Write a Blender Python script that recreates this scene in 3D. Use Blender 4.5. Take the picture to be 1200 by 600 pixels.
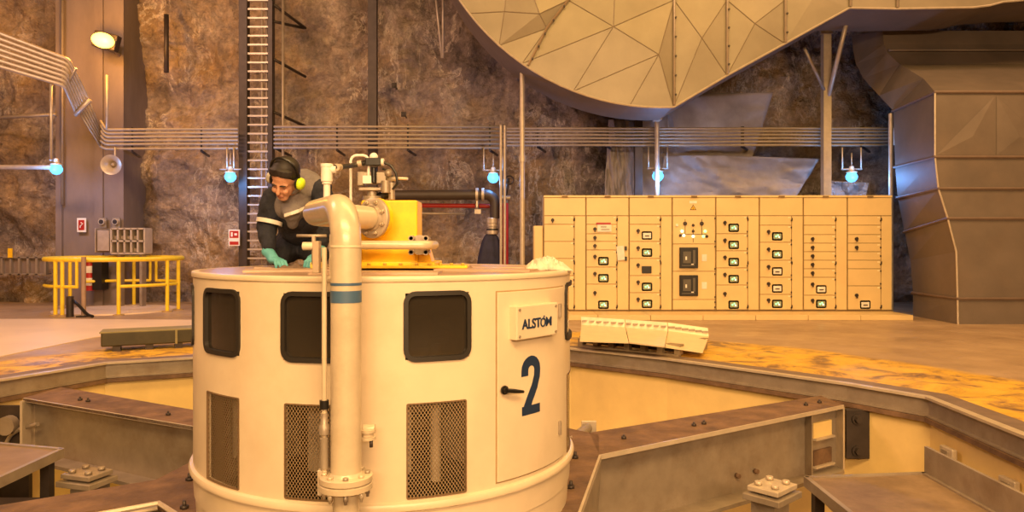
import bpy, bmesh, math, random
from mathutils import Vector, Matrix, noise
from mathutils.geometry import delaunay_2d_cdt
random.seed(7)
PI = math.pi
C = bpy.context.scene.collection
SC = bpy.context.scene
for o in list(bpy.data.objects): bpy.data.objects.remove(o)

# ---------------------------------------------------------------- camera, world, light
EYE, F, HY = 1.5, 870.0, 285.0
cd = bpy.data.cameras.new('camera'); cam = bpy.data.objects.new('camera', cd); C.objects.link(cam)
cam.location = (0, 0, EYE); cam.rotation_euler = (PI/2, 0, 0)
cd.sensor_width = 36; cd.lens = F/1200*36; cd.shift_y = -(300-HY)/1200.0; cd.clip_start = 0.05; cd.clip_end = 200
SC.camera = cam
SC.view_settings.view_transform = 'Standard'; SC.view_settings.look = 'None'
SC.view_settings.exposure = -0.2; SC.view_settings.gamma = 1.0; SC.view_settings.use_curve_mapping = False
w = bpy.data.worlds.new('world'); SC.world = w; w.use_nodes = True
w.node_tree.nodes['Background'].inputs[0].default_value = (1, .62, .33, 1)
w.node_tree.nodes['Background'].inputs[1].default_value = 0.06
def area(name, loc, target, size, power, col, spread=None):
    l = bpy.data.lights.new(name, 'AREA'); l.energy = power; l.color = col; l.shape = 'RECTANGLE'
    l.size, l.size_y = size
    if spread: l.spread = math.radians(spread)
    o = bpy.data.objects.new(name, l); C.objects.link(o); o.location = loc
    d = Vector(target) - Vector(loc); o.rotation_euler = d.to_track_quat('-Z', 'Y').to_euler()
    return o
def point(name, loc, power, col, r=.1):
    l = bpy.data.lights.new(name, 'POINT'); l.energy = power; l.color = col; l.shadow_soft_size = r
    o = bpy.data.objects.new(name, l); C.objects.link(o); o.location = loc; return o
WARM = (1, .60, .24)
area('hall_lamps_front', (.5, -2.6, 7.2), (-.2, 4.2, .3), (9, 2.0), 640, (1, .60, .25), 112)
area('low_fill_light', (2.5, -7.5, 4.6), (1.0, 16, 2.6), (10, 1.2), 950, (1, .62, .31), 120)  # added fill from behind the camera, brightens the tarpaulins and back wall
area('hall_lamps_middle', (3.4, 6.0, 10.8), (2.6, 12.0, .5), (10, 1.5), 1250, (1, .59, .17))
area('hall_lamps_left', (-9, 6.5, 9.5), (-8, 14, 1.5), (4, 1.5), 1250, (1, .58, .38))
area('hall_lamps_right', (9.5, 9.5, 10.8), (9, 13, 0), (4, 1.5), 620, (1, .55, .27))

# ---------------------------------------------------------------- measuring helpers
def P(px, py, Y): return Vector(((px-600)/F*Y, Y, EYE+(HY-py)/F*Y))
def G(px, py, z=0.0):
    Y = F*(EYE-z)/(py-HY); return Vector(((px-600)/F*Y, Y, z))

# ---------------------------------------------------------------- materials
MATS = {}
def mat(name, col, rough=.5, metal=0.0, var=.12, scale=6.0, bump=.0, col2=None, dirt=0.0, dirtcol=(.10,.06,.03), emis=None, stretch=(1,1,1), bscale=None, trans=None):
    if name in MATS: return MATS[name]
    m = bpy.data.materials.new(name); m.use_nodes = True; MATS[name] = m
    nt = m.node_tree; N = nt.nodes; L = nt.links; b = N['Principled BSDF']
    b.inputs['Roughness'].default_value = rough; b.inputs['Metallic'].default_value = metal
    if emis:
        b.inputs['Base Color'].default_value = (*col, 1)
        b.inputs['Emission Color'].default_value = (*emis[0], 1); b.inputs['Emission Strength'].default_value = emis[1]
        return m
    g = N.new('ShaderNodeNewGeometry'); mp = N.new('ShaderNodeMapping'); mp.inputs['Scale'].default_value = stretch
    L.new(g.outputs['Position'], mp.inputs['Vector'])
    n = N.new('ShaderNodeTexNoise'); n.inputs['Scale'].default_value = scale; n.inputs['Detail'].default_value = 6; n.inputs['Roughness'].default_value = .6
    L.new(mp.outputs[0], n.inputs['Vector'])
    r = N.new('ShaderNodeValToRGB'); L.new(n.outputs['Fac'], r.inputs['Fac'])
    c2 = col2 if col2 else tuple(min(1, c*(1+var)) for c in col)
    c1 = col if col2 else tuple(c*(1-var) for c in col)
    r.color_ramp.elements[0].position = .32; r.color_ramp.elements[1].position = .68
    r.color_ramp.elements[0].color = (*c1, 1); r.color_ramp.elements[1].color = (*c2, 1)
    out = r.outputs['Color']
    if dirt > 0:
        n2 = N.new('ShaderNodeTexNoise'); n2.inputs['Scale'].default_value = scale*.45; n2.inputs['Detail'].default_value = 9; n2.inputs['Roughness'].default_value = .7
        L.new(mp.outputs[0], n2.inputs['Vector'])
        r2 = N.new('ShaderNodeValToRGB'); r2.color_ramp.elements[0].position = .5; r2.color_ramp.elements[1].position = .72
        r2.color_ramp.elements[0].color = (0,0,0,1); r2.color_ramp.elements[1].color = (dirt, dirt, dirt, 1)
        L.new(n2.outputs['Fac'], r2.inputs['Fac'])
        mx = N.new('ShaderNodeMix'); mx.data_type = 'RGBA'; L.new(r2.outputs['Color'], mx.inputs['Factor'])
        L.new(out, mx.inputs[6]); mx.inputs[7].default_value = (*dirtcol, 1); out = mx.outputs[2]
    L.new(out, b.inputs['Base Color'])
    if bump > 0:
        n3 = N.new('ShaderNodeTexNoise'); n3.inputs['Scale'].default_value = bscale or scale*3; n3.inputs['Detail'].default_value = 8
        L.new(mp.outputs[0], n3.inputs['Vector'])
        bp = N.new('ShaderNodeBump'); bp.inputs['Strength'].default_value = bump; bp.inputs['Distance'].default_value = .03
        L.new(n3.outputs['Fac'], bp.inputs['Height']); L.new(bp.outputs[0], b.inputs['Normal'])
    if trans is not None:
        b.inputs['Alpha'].default_value = trans
    return m

def rock_mat():
    m = bpy.data.materials.new('rock'); m.use_nodes = True; nt = m.node_tree; N = nt.nodes; L = nt.links; b = N['Principled BSDF']
    b.inputs['Roughness'].default_value = .62
    g = N.new('ShaderNodeNewGeometry')
    def nz(scale, det, rough=.6, st=(1,1,1), dist=0):
        mp = N.new('ShaderNodeMapping'); mp.inputs['Scale'].default_value = st; L.new(g.outputs['Position'], mp.inputs['Vector'])
        n = N.new('ShaderNodeTexNoise'); n.inputs['Scale'].default_value = scale; n.inputs['Detail'].default_value = det
        n.inputs['Roughness'].default_value = rough; n.inputs['Distortion'].default_value = dist; L.new(mp.outputs[0], n.inputs['Vector']); return n.outputs['Fac']
    def ramp(f, stops):
        r = N.new('ShaderNodeValToRGB'); L.new(f, r.inputs['Fac']); e = r.color_ramp.elements
        while len(e) < len(stops): e.new(.5)
        for i, (p, c) in enumerate(stops): e[i].position = p; e[i].color = (*c, 1)
        return r.outputs['Color']
    def mix(f, a, c, mode='MIX'):
        x = N.new('ShaderNodeMix'); x.data_type = 'RGBA'; x.blend_type = mode; L.new(f, x.inputs['Factor']); L.new(a, x.inputs[6])
        if isinstance(c, tuple): x.inputs[7].default_value = (*c, 1)
        else: L.new(c, x.inputs[7])
        return x.outputs[2]
    base = ramp(nz(.9, 9, .68), [(.28, (.11,.088,.08)), (.43, (.31,.245,.21)), (.56, (.48,.38,.30)), (.72, (.75,.62,.49))])
    # ochre seepage
    base = mix(ramp(nz(.35, 5, .6), [(.46, (0,0,0)), (.60, (.65,.65,.65))]), base, (.50,.31,.10))
    # grey wet dark patches
    base = mix(ramp(nz(.55, 6, .65, (1,1,.45)), [(.50, (0,0,0)), (.64, (.65,.65,.65))]), base, (.10,.08,.072))
    # pale lime veins running down
    st = nz(1.15, 10, .72, (1,1,.35), 1.1)
    a = N.new('ShaderNodeMath'); a.operation = 'SUBTRACT'; L.new(st, a.inputs[0]); a.inputs[1].default_value = .5
    ab = N.new('ShaderNodeMath'); ab.operation = 'ABSOLUTE'; L.new(a.outputs[0], ab.inputs[0])
    vein = ramp(ab.outputs[0], [(0.0, (1,1,1)), (.030, (0,0,0))])
    gate = ramp(nz(.5, 4), [(.46, (0,0,0)), (.56, (.8,.8,.8))])
    vm = N.new('ShaderNodeMix'); vm.data_type = 'RGBA'; vm.blend_type = 'MULTIPLY'; vm.inputs['Factor'].default_value = 1
    L.new(vein, vm.inputs[6]); L.new(gate, vm.inputs[7])
    base = mix(vm.outputs[2], base, (.85,.74,.58))
    mo = N.new('ShaderNodeMix'); mo.data_type = 'RGBA'; mo.blend_type = 'MULTIPLY'; mo.inputs['Factor'].default_value = 1; L.new(base, mo.inputs[6])
    L.new(ramp(nz(7.5, 12, .78), [(.34, (.62,.60,.58)), (.50, (.97,.97,.97)), (.66, (1.35,1.32,1.3))]), mo.inputs[7]); base = mo.outputs[2]
    L.new(base, b.inputs['Base Color'])
    bp = N.new('ShaderNodeBump'); bp.inputs['Strength'].default_value = .9; bp.inputs['Distance'].default_value = .42
    L.new(nz(2.1, 14, .66), bp.inputs['Height']); L.new(bp.outputs[0], b.inputs['Normal'])
    return m
M_rock = rock_mat()

def floor_mat():
    m = bpy.data.materials.new('hall_floor'); m.use_nodes = True; nt = m.node_tree; N = nt.nodes; L = nt.links; b = N['Principled BSDF']
    b.inputs['Roughness'].default_value = .45
    g = N.new('ShaderNodeNewGeometry')
    def nz(scale, det, rough=.6, st=(1,1,1), dist=0):
        mp = N.new('ShaderNodeMapping'); mp.inputs['Scale'].default_value = st; L.new(g.outputs['Position'], mp.inputs['Vector'])
        n = N.new('ShaderNodeTexNoise'); n.inputs['Scale'].default_value = scale; n.inputs['Detail'].default_value = det
        n.inputs['Roughness'].default_value = rough; n.inputs['Distortion'].default_value = dist; L.new(mp.outputs[0], n.inputs['Vector']); return n.outputs['Fac']
    def ramp(f, stops):
        r = N.new('ShaderNodeValToRGB'); L.new(f, r.inputs['Fac']); e = r.color_ramp.elements
        while len(e) < len(stops): e.new(.5)
        for i, (p, c) in enumerate(stops): e[i].position = p; e[i].color = (*c, 1)
        return r.outputs['Color']
    def mth(op, a, c):
        x = N.new('ShaderNodeMath'); x.operation = op
        for i, v in enumerate((a, c)):
            if isinstance(v, (int, float)): x.inputs[i].default_value = v
            else: L.new(v, x.inputs[i])
        return x.outputs[0]
    sx = N.new('ShaderNodeSeparateXYZ'); L.new(g.outputs['Position'], sx.inputs[0])
    dx = mth('MULTIPLY', mth('ADD', sx.outputs[0], .82), 1.14); dy = mth('SUBTRACT', sx.outputs[1], 4.94)
    d = mth('SQRT', mth('ADD', mth('MULTIPLY', dx, dx), mth('MULTIPLY', dy, dy)), 0)
    d = mth('ADD', d, mth('MULTIPLY', mth('SUBTRACT', nz(1.1, 6), .5), .7))
    band = ramp(mth('MULTIPLY', d, .1), [(.78, (1,1,1)), (.80, (0,0,0))])
    conc = ramp(nz(.9, 8, .65), [(.3, (.33,.22,.13)), (.7, (.50,.36,.22))])
    paint = ramp(nz(2.2, 8, .7, (1,1,1), .8), [(.40, (.22,.13,.06)), (.45, (.46,.27,.06)), (.53, (.72,.44,.05)), (.66, (.80,.50,.07))])
    x = N.new('ShaderNodeMix'); x.data_type = 'RGBA'; L.new(band, x.inputs['Factor']); L.new(conc, x.inputs[6]); L.new(paint, x.inputs[7])
    L.new(x.outputs[2], b.inputs['Base Color'])
    L.new(ramp(nz(1.6, 5), [(.35, (.28,.28,.28)), (.65, (.6,.6,.6))]), b.inputs['Roughness'])
    return m
M_floor = floor_mat()

def mesh_mat():
    m = bpy.data.materials.new('wire_mesh'); m.use_nodes = True; nt = m.node_tree; N = nt.nodes; L = nt.links; b = N['Principled BSDF']
    b.inputs['Base Color'].default_value = (.34,.24,.13,1); b.inputs['Roughness'].default_value = .5; b.inputs['Metallic'].default_value = .4
    tc = N.new('ShaderNodeTexCoord'); s = N.new('ShaderNodeSeparateXYZ'); L.new(tc.outputs['UV'], s.inputs[0])
    def mth(op, a, c=0):
        x = N.new('ShaderNodeMath'); x.operation = op
        for i, v in enumerate((a, c)):
            if isinstance(v, (int, float)): x.inputs[i].default_value = v
            else: L.new(v, x.inputs[i])
        return x.outputs[0]
    fr = lambda v: mth('ABSOLUTE', mth('SUBTRACT', mth('FRACT', v), .5))
    a = fr(mth('ADD', mth('MULTIPLY', s.outputs[0], 55), mth('MULTIPLY', s.outputs[1], 38)))
    c = fr(mth('SUBTRACT', mth('MULTIPLY', s.outputs[0], 55), mth('MULTIPLY', s.outputs[1], 38)))
    mn = mth('MAXIMUM', a, c)
    al = mth('GREATER_THAN', mn, .37)
    L.new(al, b.inputs['Alpha'])
    return m
M_mesh = mesh_mat()

cream = mat('cream_paint', (.70,.58,.41), .32, 0, .06, 3, dirt=.35, dirtcol=(.50,.37,.20))
cream_pipe = mat('pipe_paint', (.60,.50,.35), .28, .1, .08, 8, dirt=.3, dirtcol=(.36,.25,.14))
cabinet = mat('cabinet_paint', (.74,.56,.27), .42, 0, .05, 2)
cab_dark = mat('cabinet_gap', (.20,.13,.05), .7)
black = mat('black_plastic', (.012,.011,.010), .35)
rubber = mat('rubber', (.020,.016,.012), .55)
yellow = mat('yellow_paint', (.92,.55,.012), .38, 0, .10, 9, dirt=.35, dirtcol=(.55,.30,.03))
yellow_rail = mat('rail_yellow', (.95,.68,.03), .4, 0, .08, 9)
navy = mat('navy_paint', (.010,.030,.080), .5)
bluep = mat('blue_band', (.06,.12,.21), .4)
steel = mat('grey_steel', (.36,.30,.23), .42, .35, .12, 5, dirt=.5, dirtcol=(.20,.13,.08), bump=.08)
steel_l = mat('pale_steel', (.58,.49,.37), .35, .25, .10, 7)
rust = mat('rusty_top', (.115,.066,.038), .7, .0, .3, 5, col2=(.23,.135,.075), dirt=.7, dirtcol=(.07,.042,.028), bump=.35)
dark = mat('dark_steel', (.055,.042,.036), .5, .4, .2, 6)
pitwall = mat('pit_concrete', (.92,.68,.27), .38, 0, .1, 1.2, dirt=.25, dirtcol=(.55,.36,.16))
conc = mat('concrete', (.21,.165,.145), .75, 0, .18, 1.3, dirt=.6, dirtcol=(.17,.12,.10), bump=.25, stretch=(1,1,.4))
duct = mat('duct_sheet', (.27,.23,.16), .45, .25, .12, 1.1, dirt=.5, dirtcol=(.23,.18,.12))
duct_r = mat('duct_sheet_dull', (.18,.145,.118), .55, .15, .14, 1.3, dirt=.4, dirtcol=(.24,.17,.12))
galv = mat('galvanised', (.50,.43,.34), .42, .35, .1, 10)
conduit_m = mat('conduit_zinc', (.36,.30,.22), .55, .15, .1, 10)
tarp = mat('grey_tarp', (.36,.31,.28), .55, 0, .15, 3)
red = mat('red_paint', (.42,.02,.015), .4)
white = mat('white_plastic', (.80,.76,.68), .45)
cloth_w = mat('white_cloth', (.62,.57,.44), .85, 0, .08, 12, bump=.3)
olive = mat('olive_paint', (.050,.043,.020), .5, 0, .2, 5)
slab_m = mat('pale_floor', (.82,.66,.48), .42, 0, .07, .8, dirt=.3, dirtcol=(.62,.44,.28))
pitfloor = mat('pit_floor', (.10,.07,.045), .7, 0, .3, 2)
wood = mat('pale_timber', (.62,.48,.26), .7, 0, .15, 8, dirt=.4)
green_lamp = mat('green_lamp', (.2,.8,.3), .3, emis=((.35, 1, .45), 1.6))
white_lamp = mat('white_lamp', (.9,.9,.8), .3, emis=((1, .9, .7), 1.6))

# ---------------------------------------------------------------- mesh helpers
class MB:
    def __init__(s): s.v = []; s.f = []; s.sm = []; s.uv = None
    def add(s, vs, fs, smooth=False):
        o = len(s.v); s.v += [Vector(v) for v in vs]
        for f in fs: s.f.append([i+o for i in f]); s.sm.append(smooth)
        return s
    def box(s, c, size, rz=0, M=None):
        x, y, z = [k/2 for k in size]; R = M if M else Matrix.Rotation(rz, 3, 'Z'); c = Vector(c)
        vs = [c+R@Vector((a*x, b*y, d*z)) for a in (-1,1) for b in (-1,1) for d in (-1,1)]
        return s.add(vs, [(0,1,3,2),(4,6,7,5),(0,4,5,1),(2,3,7,6),(0,2,6,4),(1,5,7,3)])
    def bb(s, a, b): # box from two corners
        a, b = Vector(a), Vector(b); return s.box((a+b)/2, [abs(k) for k in (b-a)])
    def tube(s, pts, r, n=12, cap=True, closed=False, fillet=0, fn=6):
        pts = [Vector(p) for p in pts]
        if fillet and len(pts) > 2:
            q = [pts[0]]
            for i in range(1, len(pts)-1):
                a = pts[i-1]-pts[i]; b = pts[i+1]-pts[i]; la, lb = a.length, b.length; a.normalize(); b.normalize()
                ang = a.angle(b); 
                if ang > 3.0: q.append(pts[i]); continue
                t = min(fillet/math.tan(ang/2), la*.49, lb*.49); rr = t*math.tan(ang/2)
                cc = pts[i]+(a+b).normalized()*(rr/math.sin(ang/2))
                v0 = pts[i]+a*t-cc; v1 = pts[i]+b*t-cc; tot = v0.angle(v1); ax = v0.cross(v1).normalized()
                for k in range(fn+1): q.append(cc+Matrix.Rotation(tot*k/fn, 3, ax)@v0)
            q.append(pts[-1]); pts = q
        rs = r if isinstance(r, (list, tuple)) else [r]*len(pts)
        ring = []; prev = None; m = len(pts)
        for i in range(m):
            if closed: t = (pts[(i+1)%m]-pts[i-1]).normalized()
            else: t = ((pts[min(i+1, m-1)]-pts[i]).normalized()+(pts[i]-pts[max(i-1, 0)]).normalized())
            if t.length < 1e-6: t = Vector((0,0,1))
            t.normalize()
            if prev is None:
                u = t.cross(Vector((0,0,1)) if abs(t.z) < .9 else Vector((1,0,0))).normalized()
            else:
                u = (prev-t*prev.dot(t)).normalized()
            prev = u; v = t.cross(u)
            ring.append([pts[i]+(u*math.cos(2*PI*k/n)+v*math.sin(2*PI*k/n))*rs[min(i, len(rs)-1)] for k in range(n)])
        vs = [p for rg in ring for p in rg]; fs = []
        for i in range(m if closed else m-1):
            j = (i+1)%m
            for k in range(n): fs.append((i*n+k, i*n+(k+1)%n, j*n+(k+1)%n, j*n+k))
        s.add(vs, fs, True)
        if cap and not closed: s.add(ring[0], [tuple(range(n))[::-1]]); s.add(ring[-1], [tuple(range(n))])
        return s
    def cyl(s, a, b, r, n=16, r2=None): return s.tube([a, b], [r, r if r2 is None else r2], n)
    def lathe(s, prof, c=(0,0,0), n=48, M=None, smooth=True):
        c = Vector(c); M = M or Matrix.Identity(3); vs = []; fs = []
        for (r, z) in prof:
            for k in range(n): a = 2*PI*k/n; vs.append(c+M@Vector((r*math.cos(a), r*math.sin(a), z)))
        for i in range(len(prof)-1):
            for k in range(n): fs.append((i*n+k, i*n+(k+1)%n, (i+1)*n+(k+1)%n, (i+1)*n+k))
        return s.add(vs, fs, smooth)
    def sphere(s, c, r, n=16, m=10, sc=(1,1,1), M=None):
        M = M or Matrix.Identity(3); vs = []; fs = []
        for i in range(m+1):
            t = PI*i/m
            for k in range(n):
                a = 2*PI*k/n; vs.append(Vector(c)+M@Vector((r*sc[0]*math.sin(t)*math.cos(a), r*sc[1]*math.sin(t)*math.sin(a), r*sc[2]*math.cos(t))))
        for i in range(m):
            for k in range(n): fs.append((i*n+k, (i+1)*n+k, (i+1)*n+(k+1)%n, i*n+(k+1)%n))
        return s.add(vs, fs, True)
    def prism(s, poly, vec):
        n = len(poly); vec = Vector(vec); a = [Vector(p) for p in poly]; b = [p+vec for p in a]
        return s.add(a+b, [tuple(range(n))[::-1], tuple(range(n, 2*n))]+[(i, (i+1)%n, n+(i+1)%n, n+i) for i in range(n)])
    def build(s, name, m, parent=None, bevel=0, loc=None):
        me = bpy.data.meshes.new(name)
        off = Vector((0,0,0))
        if parent is not None:
            p = parent
            while p is not None: off += p.location; p = p.parent
        if loc is not None: off = Vector(loc)
        me.from_pydata([tuple(v-off) for v in s.v], [], s.f)
        me.polygons.foreach_set('use_smooth', s.sm)
        bm = bmesh.new(); bm.from_mesh(me); bmesh.ops.remove_doubles(bm, verts=bm.verts, dist=1e-5)
        bmesh.ops.recalc_face_normals(bm, faces=bm.faces)
        for e in bm.edges:
            if len(e.link_faces) == 2 and e.calc_face_angle(0) > .7: e.smooth = False
        bm.to_mesh(me); bm.free()
        if m: me.materials.append(m)
        o = bpy.data.objects.new(name, me); C.objects.link(o)
        if parent is not None: o.parent = parent
        elif loc is not None: o.location = loc
        if bevel:
            md = o.modifiers.new('bevel', 'BEVEL'); md.width = bevel; md.segments = 2; md.limit_method = 'ANGLE'; md.angle_limit = .8
        return o
def tag(o, label, cat, group=None):
    o['label'] = label; o['category'] = cat
    if group: o['group'] = group
    return o
def thing(name, label, cat, loc=(0,0,0), group=None):
    o = bpy.data.objects.new(name, None); C.objects.link(o); o.location = loc; o.empty_display_size = .1
    return tag(o, label, cat, group)
def struct(o): o['kind'] = 'structure'; return o
def remesh(o, vox, smooth=4):
    md = o.modifiers.new('remesh', 'REMESH'); md.mode = 'VOXEL'; md.voxel_size = vox; md.use_smooth_shade = True
    if smooth: s = o.modifiers.new('smooth', 'SMOOTH'); s.factor = .5; s.iterations = smooth
    return o
def text_mesh(txt, size, extrude, offset=0):
    c = bpy.data.curves.new('t', 'FONT'); c.body = txt; c.size = size; c.extrude = extrude; c.offset = offset; c.align_x = 'CENTER'; c.align_y = 'CENTER'
    o = bpy.data.objects.new('t', c); C.objects.link(o); bpy.context.view_layer.update()
    me = bpy.data.meshes.new_from_object(o.evaluated_get(bpy.context.evaluated_depsgraph_get()))
    vs = [v.co.copy() for v in me.vertices]; fs = [tuple(p.vertices) for p in me.polygons]
    bpy.data.objects.remove(o); return vs, fs

# ---------------------------------------------------------------- room shell
WY = 18.9
def wall_y(x, z):
    p = Vector((x*.45, z*.45, 3.1))
    d = .40*noise.fractal(p, .9, 2.1, 5) + .22*noise.fractal(p*3.1, .7, 2.1, 5)
    return WY - .8*math.tanh(d/.8)
b = MB(); nx, nz_ = 560, 210; X0, X1, ZT = -17.0, 17.0, 13.0
for j in range(nz_+1):
    for i in range(nx+1):
        x = X0+(X1-X0)*i/nx; z = -.05+(ZT+.05)*j/nz_; b.v.append(Vector((x, wall_y(x, z), z)))
for j in range(nz_):
    for i in range(nx): b.f.append([j*(nx+1)+i, j*(nx+1)+i+1, (j+1)*(nx+1)+i+1, (j+1)*(nx+1)+i]); b.sm.append(True)
struct(b.build('wall_back', M_rock))
struct(MB().bb((-17.4,-9,-.05), (-17,19.4,13)).build('wall_left', M_rock))
struct(MB().bb((17,-9,-.05), (17.4,19.4,13)).build('wall_right', M_rock))
struct(MB().bb((-17.4,-9.4,-.05), (17.4,-9,13)).build('wall_front', M_rock))
struct(MB().bb((-17.4,-9.4,13), (17.4,19.4,13.3)).build('ceiling', M_rock))

# generator pit outline (inner top edge of the kerb), measured on the floor plane
ring = [G(0,446), G(125,426), G(225,420), G(335,410.5), G(447,405.5), G(560,405), G(668,409), G(780,421), G(900,437.5), G(990,450), G(1085,466), G(1200,512)]
ring = [Vector((-6.0,6.6,0)), ] + ring + [Vector((3.9,3.6,0)), Vector((2.9,.9,0)), Vector((.6,-1.0,0)), Vector((-2.4,-1.0,0)), Vector((-4.9,.9,0)), Vector((-6.05,3.6,0))]
RC = Vector((-.82, 4.94, 0))
def grow(p, d):
    v = p-RC; return RC + v*(1+d/v.length)
fb = MB(); n = len(ring)
def outer(p):
    v = p-RC; t = min(abs(((17 if v.x > 0 else -17)-RC.x)/v.x) if abs(v.x) > 1e-6 else 1e9, abs(((19.2 if v.y > 0 else -9)-RC.y)/v.y) if abs(v.y) > 1e-6 else 1e9)
    return RC+v*t
inn = [grow(p, .30) for p in ring]; out = [outer(p) for p in ring]
import itertools
rings_ = [[a.lerp(o_, t) for a, o_ in zip(inn, out)] for t in (0, .15, .4, 1)]
vs = [p for r_ in rings_ for p in r_]; fs = []
for r_ in range(3):
    for i in range(n):
        j = (i+1)%n; fs.append((r_*n+i, (r_+1)*n+i, (r_+1)*n+j, r_*n+j))
fb.add(vs, fs)
# corners of the hall
for cx, cy in ((-17,19.2),(17,19.2),(17,-9),(-17,-9)):
    c = Vector((cx, cy, 0)); a0 = math.atan2(cy-RC.y, cx-RC.x)
    best = None
    for i in range(n):
        j = (i+1)%n; A, B = out[i], out[j]
        if abs(A.x-B.x) > .01 and abs(A.y-B.y) > .01 and (A-c).length < 14 and (B-c).length < 14 and ((abs(A.x-cx)<.01 and abs(B.y-cy)<.01) or (abs(B.x-cx)<.01 and abs(A.y-cy)<.01)):
            fb.add([A, B, c], [(0,1,2)])
floor = struct(fb.build('floor', M_floor))

def loop_band(pts_a, pts_b, closed=True):
    m = MB(); k = len(pts_a); m.add(list(pts_a)+list(pts_b), [(i, (i+1)%k, k+(i+1)%k, k+i) for i in range(k)]); return m
dz = lambda ps, z: [p+Vector((0,0,z)) for p in ps]
def ring_solid(d0, d1, z0, z1):
    a = [grow(p, d0) for p in ring]; c = [grow(p, d1) for p in ring]; m = MB(); k = len(a)
    m.add(dz(a, z1)+dz(c, z1)+dz(c, z0)+dz(a, z0), [(q*k+i, q*k+(i+1)%k, ((q+1)%4)*k+(i+1)%k, ((q+1)%4)*k+i) for q in range(4) for i in range(k)])
    return m
kerb = thing('pit_kerb', 'grey steel channel kerb running round the edge of the machine pit', 'steel kerb', (RC.x, RC.y, 0))
ring_solid(-.01, .075, -.012, .012).build('top_flange', steel_l, kerb)
ring_solid(.04, .055, -.17, -.012).build('web', steel, kerb)
ring_solid(0, .05, -.185, -.17).build('bottom_flange', steel, kerb)
ring_solid(.055, .32, -.03, .006).build('tread_strip', mat('tread_strip', (.21,.15,.11), .55, .1, .2, 5, dirt=.4), kerb)
# rusty ledge and the pale pit wall below
struct(ring_solid(-.02, .30, -.235, -.19).build('trim_1', rust))
struct(ring_solid(.06, .30, -2.2, -.235).build('wall_pit', pitwall))
m = MB(); m.add([grow(p, .2)+Vector((0,0,-2.2)) for p in ring], [tuple(range(n))]); struct(m.build('floor_pit', pitfloor))
# pale slab left
sl = [G(-260,470,.006), G(0,418,.006), G(113,395,.006), G(228,381,.006), G(225,375,.006), G(60,374,.006), G(-200,374,.006)]
struct(MB().prism([p+Vector((0,0,-.006)) for p in sl], (0,0,.012)).build('floor_slab', slab_m))

# concrete pillar
pl = MB(); pl.bb((P(70,0,18.0).x, 17.95, 0), (P(146,0,18).x, 19.3, 13)); 
pl.bb((P(69,0,18.0).x, 17.87, 0), (P(76,0,18).x, 17.96, 13)); pl.bb((P(113,0,18.0).x, 17.9, 0), (P(123,0,18).x, 17.96, 13))
struct(pl.build('wall_pillar', conc))

# ---------------------------------------------------------------- generator enclosure (the white drum)
CX, CY, R = -.817, 4.94, 1.2
TOPZ = 1.33
def cyl_angle(px, r=R):
    u = (px-600)/F; A = 1+u*u; B = -2*(u*CX+CY); Cc = CX*CX+CY*CY-r*r; D = max(0, B*B-4*A*Cc)
    Y = (-B-math.sqrt(D))/(2*A); return math.atan2(Y-CY, u*Y-CX)
def cp(th, z, r=R): return Vector((CX+r*math.cos(th), CY+r*math.sin(th), z))
win = [(cyl_angle(241), cyl_angle(280.5)), (cyl_angle(332), cyl_angle(332)+.50), (cyl_angle(475), cyl_angle(549.5))]
win[1] = (win[1][0], win[1][0]+(win[2][1]-win[2][0]))
r4 = cyl_angle(662); win.append((r4, r4+.5)); l0 = cyl_angle(227.5); win.append((l0-.42, l0))
mes = [(cyl_angle(243), cyl_angle(280)), (cyl_angle(334), cyl_angle(334)+(cyl_angle(546)-cyl_angle(477))), (cyl_angle(477), cyl_angle(546))]
m4 = cyl_angle(664); mes.append((m4, m4+.45))
WZ, MZ = (.905, 1.245), (.20, .68)
door = (cyl_angle(582), cyl_angle(659)); DZ = (.215, 1.235)
drum = thing('generator_enclosure', 'round cream steel generator enclosure numbered 2 standing in the machine pit', 'machine enclosure', (CX, CY, 0))
def norm(a):
    while a < -PI*1.5: a += 2*PI
    while a >= PI*.5: a -= 2*PI
    return a
br = sorted(set([round(-1.5*PI+2*PI*k/120, 5) for k in range(121)] + [round(norm(a), 5) for w_ in win+mes for a in w_]))
zb = [.16, MZ[0], MZ[1], WZ[0], WZ[1], TOPZ]
sh = MB()
for i in range(len(br)-1):
    a, c = br[i], br[i+1]
    if c-a < 1e-4: continue
    mid = (a+c)/2
    for k in range(len(zb)-1):
        z0, z1 = zb[k], zb[k+1]
        if k == 3 and any(norm(w_[0]) <= mid <= norm(w_[1]) for w_ in win): continue
        if k == 1 and any(norm(w_[0]) <= mid <= norm(w_[1]) for w_ in mes): continue
        sh.add([cp(a,z0),cp(c,z0),cp(c,z1),cp(a,z1)], [(0,1,2,3)], True)
        sh.add([cp(a,z0,R-.02),cp(c,z0,R-.02),cp(c,z1,R-.02),cp(a,z1,R-.02)], [(0,1,2,3)], True)
for lst, zz in ((win, WZ), (mes, MZ)):
    for w_ in lst:
        a, c = round(norm(w_[0]),5), round(norm(w_[1]),5); st__ = [q for q in br if a <= q <= c]
        for q0, q1 in zip(st__[:-1], st__[1:]):
            for z in zz: sh.add([cp(q0,z),cp(q1,z),cp(q1,z,R-.02),cp(q0,z,R-.02)], [(0,1,2,3)])
        for q in (a, c): sh.add([cp(q,zz[0]),cp(q,zz[1]),cp(q,zz[1],R-.02),cp(q,zz[0],R-.02)], [(0,1,2,3)])
shell = sh.build('shell', cream, drum)
lid = MB().lathe([(0,TOPZ-.02),(R-.01,TOPZ-.02),(R-.01,TOPZ),(0,TOPZ)], (CX,CY,0), 120).build('roof_plate', mat('roof_tan', (.42,.29,.20), .42, .1, .12, 4, dirt=.4, dirtcol=(.25,.15,.1)), drum)
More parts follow.
